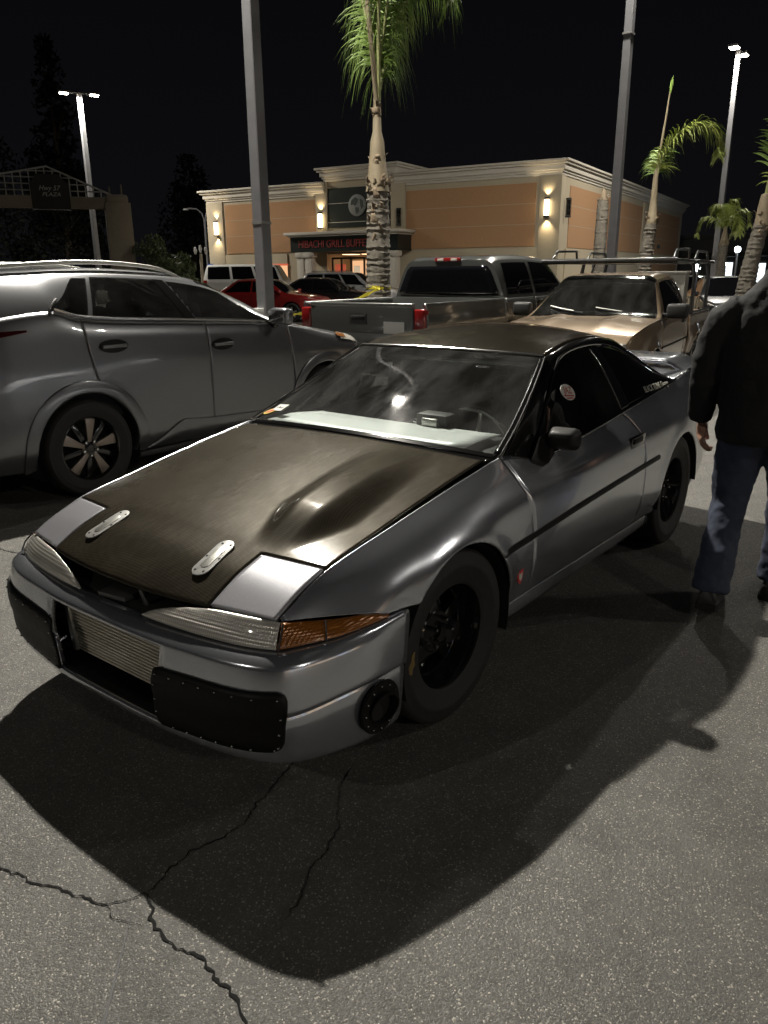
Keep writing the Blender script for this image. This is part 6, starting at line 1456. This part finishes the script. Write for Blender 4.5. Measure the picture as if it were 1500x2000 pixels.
# local +X is the walking direction, +Y his left
body = [((0, 0, .98), (.15, .165)), ((.0, 0, 1.12), (.145, .17)), ((.01, 0, 1.30), (.155, .20)), ((.0, 0, 1.44), (.125, .19)), ((.0, 0, 1.545), (.075, .085)), ((.03, 0, 1.62), (.062, .062)),
        ((.05, 0, 1.70), (.088, .080)), ((.04, 0, 1.79), (.095, .082)), ((.02, 0, 1.86), (.06, .055)),
        ((.0, .105, .93), (.10, .105)), ((.03, .115, .72), (.088, .085)), ((.03, .12, .50), (.062, .060)), ((-.09, .125, .30), (.056, .055)), ((-.205, .125, .10), (.042, .042)),
        ((.02, -.105, .93), (.10, .105)), ((.12, -.11, .72), (.088, .085)), ((.22, -.11, .50), (.062, .060)), ((.23, -.11, .30), (.056, .055)), ((.215, -.11, .10), (.042, .042)),
        ((.0, .20, 1.44), (.08, .075)), ((-.03, .265, 1.24), (.056, .054)), ((-.02, .285, 1.12), (.047, .047)), ((.02, .295, .98), (.042, .040)), ((.045, .295, .90), (.030, .036)),
        ((.0, -.20, 1.44), (.08, .075)), ((.03, -.265, 1.24), (.056, .054)), ((.06, -.285, 1.12), (.047, .047)), ((.12, -.29, .98), (.042, .040)), ((.145, -.29, .90), (.030, .036))]
edges = [(0, 1), (1, 2), (2, 3), (3, 4), (4, 5), (5, 6), (6, 7), (7, 8), (0, 9), (9, 10), (10, 11), (11, 12), (12, 13), (0, 14), (14, 15), (15, 16), (16, 17), (17, 18), (3, 19), (19, 20), (20, 21), (21, 22), (22, 23), (3, 24), (24, 25), (25, 26), (26, 27), (27, 28)]
skin('body', body, edges, M_skin, man)
# jeans and jacket: rings lofted round the body, fused into one cloth surface each, then creased
def loft_tube(bm, rings, n=20):
    R = []
    for (c, rx, ry, ax) in rings:
        c = Vector(c); ax = Vector(ax).normalized(); s_ = Vector((0, 1, 0)); s_ = (s_-ax*s_.dot(ax)).normalized(); f_ = s_.cross(ax)
        R.append([bm.verts.new(c+f_*rx*cos(2*pi*k/n)+s_*ry*sin(2*pi*k/n)) for k in range(n)])
    for A, B in zip(R, R[1:]):
        for k in range(n): bm.faces.new((A[k], A[(k+1) % n], B[(k+1) % n], B[k]))
    bm.faces.new(R[0][::-1]); bm.faces.new(R[-1])
def cloth(name, tubes, m, vox, folds):
    bm = bmesh.new()
    for t in tubes: loft_tube(bm, t)
    bmesh.ops.recalc_face_normals(bm, faces=bm.faces); o = from_bm(name, bm, m, man)
    r = o.modifiers.new('fuse', 'REMESH'); r.mode = 'VOXEL'; r.voxel_size = vox; r.use_smooth_shade = True
    sm = o.modifiers.new('soften', 'SMOOTH'); sm.iterations = 6; sm.factor = .5
    for k, (sc_, st_) in enumerate(folds):
        tx = bpy.data.textures.new(name+'_fold', 'CLOUDS'); tx.noise_scale = sc_; tx.noise_depth = 2
        d = o.modifiers.new('fold', 'DISPLACE'); d.texture = tx; d.strength = st_; d.mid_level = .5; d.texture_coords = 'LOCAL'
    return o
Z1 = (0, 0, -1)
legL = [((.0, .075, .98), .135, .105, Z1), ((.0, .09, .88), .135, .118, Z1), ((.02, .105, .76), .118, .108, Z1), ((.035, .118, .62), .100, .095, Z1), ((.045, .122, .52), .088, .086, (-.25, 0, -1)), ((-.01, .124, .42), .082, .082, (-.5, 0, -1)), ((-.085, .126, .30), .084, .082, (-.5, 0, -1)), ((-.15, .128, .18), .082, .084, (-.35, 0, -1)), ((-.175, .128, .125), .080, .084, (-.2, 0, -1))]
legR = [((.0, -.075, .98), .135, .105, Z1), ((.02, -.09, .88), .135, .118, Z1), ((.08, -.105, .76), .118, .108, (.3, 0, -1)), ((.15, -.11, .62), .100, .095, (.3, 0, -1)), ((.215, -.11, .50), .088, .086, (.2, 0, -1)), ((.23, -.11, .38), .082, .082, Z1), ((.235, -.11, .26), .082, .082, Z1), ((.225, -.11, .14), .080, .084, Z1), ((.22, -.11, .10), .078, .082, Z1)]
cloth('jeans', [[((0, 0, 1.06), .145, .175, Z1), ((0, 0, .98), .158, .190, Z1), ((0, 0, .90), .150, .188, Z1), ((0, 0, .86), .10, .15, Z1)], legL, legR], M_jean, .011, [(.10, .028), (.035, .008)])
torso = [((.0, 0, .845), .178, .215, Z1), ((.0, 0, .90), .186, .222, Z1), ((.0, 0, 1.02), .172, .212, Z1), ((.0, 0, 1.16), .168, .215, Z1), ((.005, 0, 1.30), .172, .235, Z1), ((.0, 0, 1.41), .155, .240, Z1), ((-.005, 0, 1.48), .125, .205, Z1), ((-.01, 0, 1.54), .100, .130, Z1), ((.0, 0, 1.59), .085, .092, Z1), ((.01, 0, 1.63), .08, .082, Z1)]
def sleeve(s, pts): return [((x, s*y, z), r, r*.96, a) for (x, y, z), r, a in pts]
slL = sleeve(1, [((0, .15, 1.43), .105, (0, 1, -.6)), ((-.005, .225, 1.40), .100, (0, .6, -1)), ((-.02, .268, 1.30), .088, (-.05, .25, -1)), ((-.03, .285, 1.19), .080, Z1), ((-.025, .295, 1.10), .074, Z1), ((.0, .30, 1.01), .068, (.2, 0, -1)), ((.022, .302, .94), .058, (.2, 0, -1)), ((.028, .302, .915), .056, (.2, 0, -1))])
slR = sleeve(-1, [((0, .15, 1.43), .105, (0, -1, -.6)), ((.01, .225, 1.40), .100, (0, -.6, -1)), ((.03, .268, 1.30), .088, (.1, -.25, -1)), ((.05, .285, 1.19), .080, (.2, 0, -1)), ((.07, .295, 1.10), .074, (.3, 0, -1)), ((.105, .30, 1.01), .068, (.3, 0, -1)), ((.125, .302, .94), .058, (.2, 0, -1)), ((.13, .302, .915), .056, Z1)])
cloth('jacket', [torso, slL, slR], M_hood, .012, [(.13, .030), (.045, .008)])
# hair cap and ears
bm = bmesh.new(); bmesh.ops.create_uvsphere(bm, u_segments=24, v_segments=16, radius=1, matrix=Matrix.Translation((.03, 0, 1.785)) @ Matrix.Diagonal((.112, .092, .118, 1)))
bmesh.ops.delete(bm, geom=[v for v in bm.verts if v.co.z < 1.70 or (v.co.x > .09 and v.co.z < 1.80)], context='VERTS'); from_bm('hair', bm, M_hair, man)
for s in (1, -1): box('ear', (.045, s*.086, 1.735), (.035, .018, .06), M_skin, man, bev=.008)
box('nose', (.148, 0, 1.725), (.035, .03, .045), M_skin, man, bev=.012)
# hands: palm, four unequal curled fingers and a thumb
for s, hx in ((1, .05), (-1, .15)):
    y = .297*s; hz = .905
    hn = [((hx-.005, y, hz+.02), (.030, .024)), ((hx+.006, y, hz-.035), (.042, .020)), ((hx+.012, y-.004*s, hz-.075), (.040, .018))]
    he = [(0, 1), (1, 2)]; ri = len(hn)
    for k, (dx, L) in enumerate(((.030, .070), (.011, .080), (-.009, .074), (-.027, .058))):
        b = len(hn); hn += [((hx+.012+dx, y-.006*s, hz-.088), (.0105, .0105)), ((hx+.018+dx, y-.014*s, hz-.088-L*.42), (.0100, .0100)), ((hx+.020+dx, y-.036*s, hz-.088-L*.70), (.0092, .0092)), ((hx+.018+dx, y-.056*s, hz-.088-L*.66), (.008, .008))]
        he += [(2, b), (b, b+1), (b+1, b+2), (b+2, b+3)]
    b = len(hn); hn += [((hx+.045, y-.004*s, hz-.030), (.013, .013)), ((hx+.066, y-.014*s, hz-.068), (.0115, .0115)), ((hx+.062, y-.026*s, hz-.100), (.0095, .0095))]; he += [(1, b), (b, b+1), (b+1, b+2)]
    skin('hand', hn, he, M_skin, man, root=1, lv=2)
for x, y, z, pitch, rot in ((-.13, .128, .0, .18, .05), (.285, -.11, .0, 0, -.08)):
    sh = empty('shoe', (x, y, z), rot); sh.parent = man; sh.rotation_euler = (0, pitch, rot)
    dz = .028 if pitch else 0
    bm = bmesh.new()
    prof = [(-.135, .040, .09), (-.115, .048, .125), (-.06, .050, .13), (.0, .052, .10), (.07, .056, .075), (.13, .050, .062), (.165, .034, .05), (.18, .012, .03)]
    rings = [[bm.verts.new((px, w*c1, .028+dz+(hh-.028)*max(0, s1)**.8 if s1 > 0 else .028+dz)) for c1, s1 in [(cos(a), sin(a)) for a in np.linspace(0, pi, 9)]] for px, w, hh in prof]
    for A, B in zip(rings, rings[1:]):
        for k in range(8): bm.faces.new((A[k], A[k+1], B[k+1], B[k]))
        bm.faces.new((A[0], B[0], B[8], A[8]))
    bm.faces.new(rings[0]); bm.faces.new(rings[-1]); bmesh.ops.recalc_face_normals(bm, faces=bm.faces); from_bm('upper', bm, M_boot2, sh)
    prism('sole', [(-.145, -.042), (-.12, -.052), (0, -.055), (.08, -.060), (.15, -.048), (.19, 0), (.15, .048), (.08, .060), (0, .055), (-.12, .052), (-.145, .042)], .03, M_under, sh, 'XY', .015+dz)
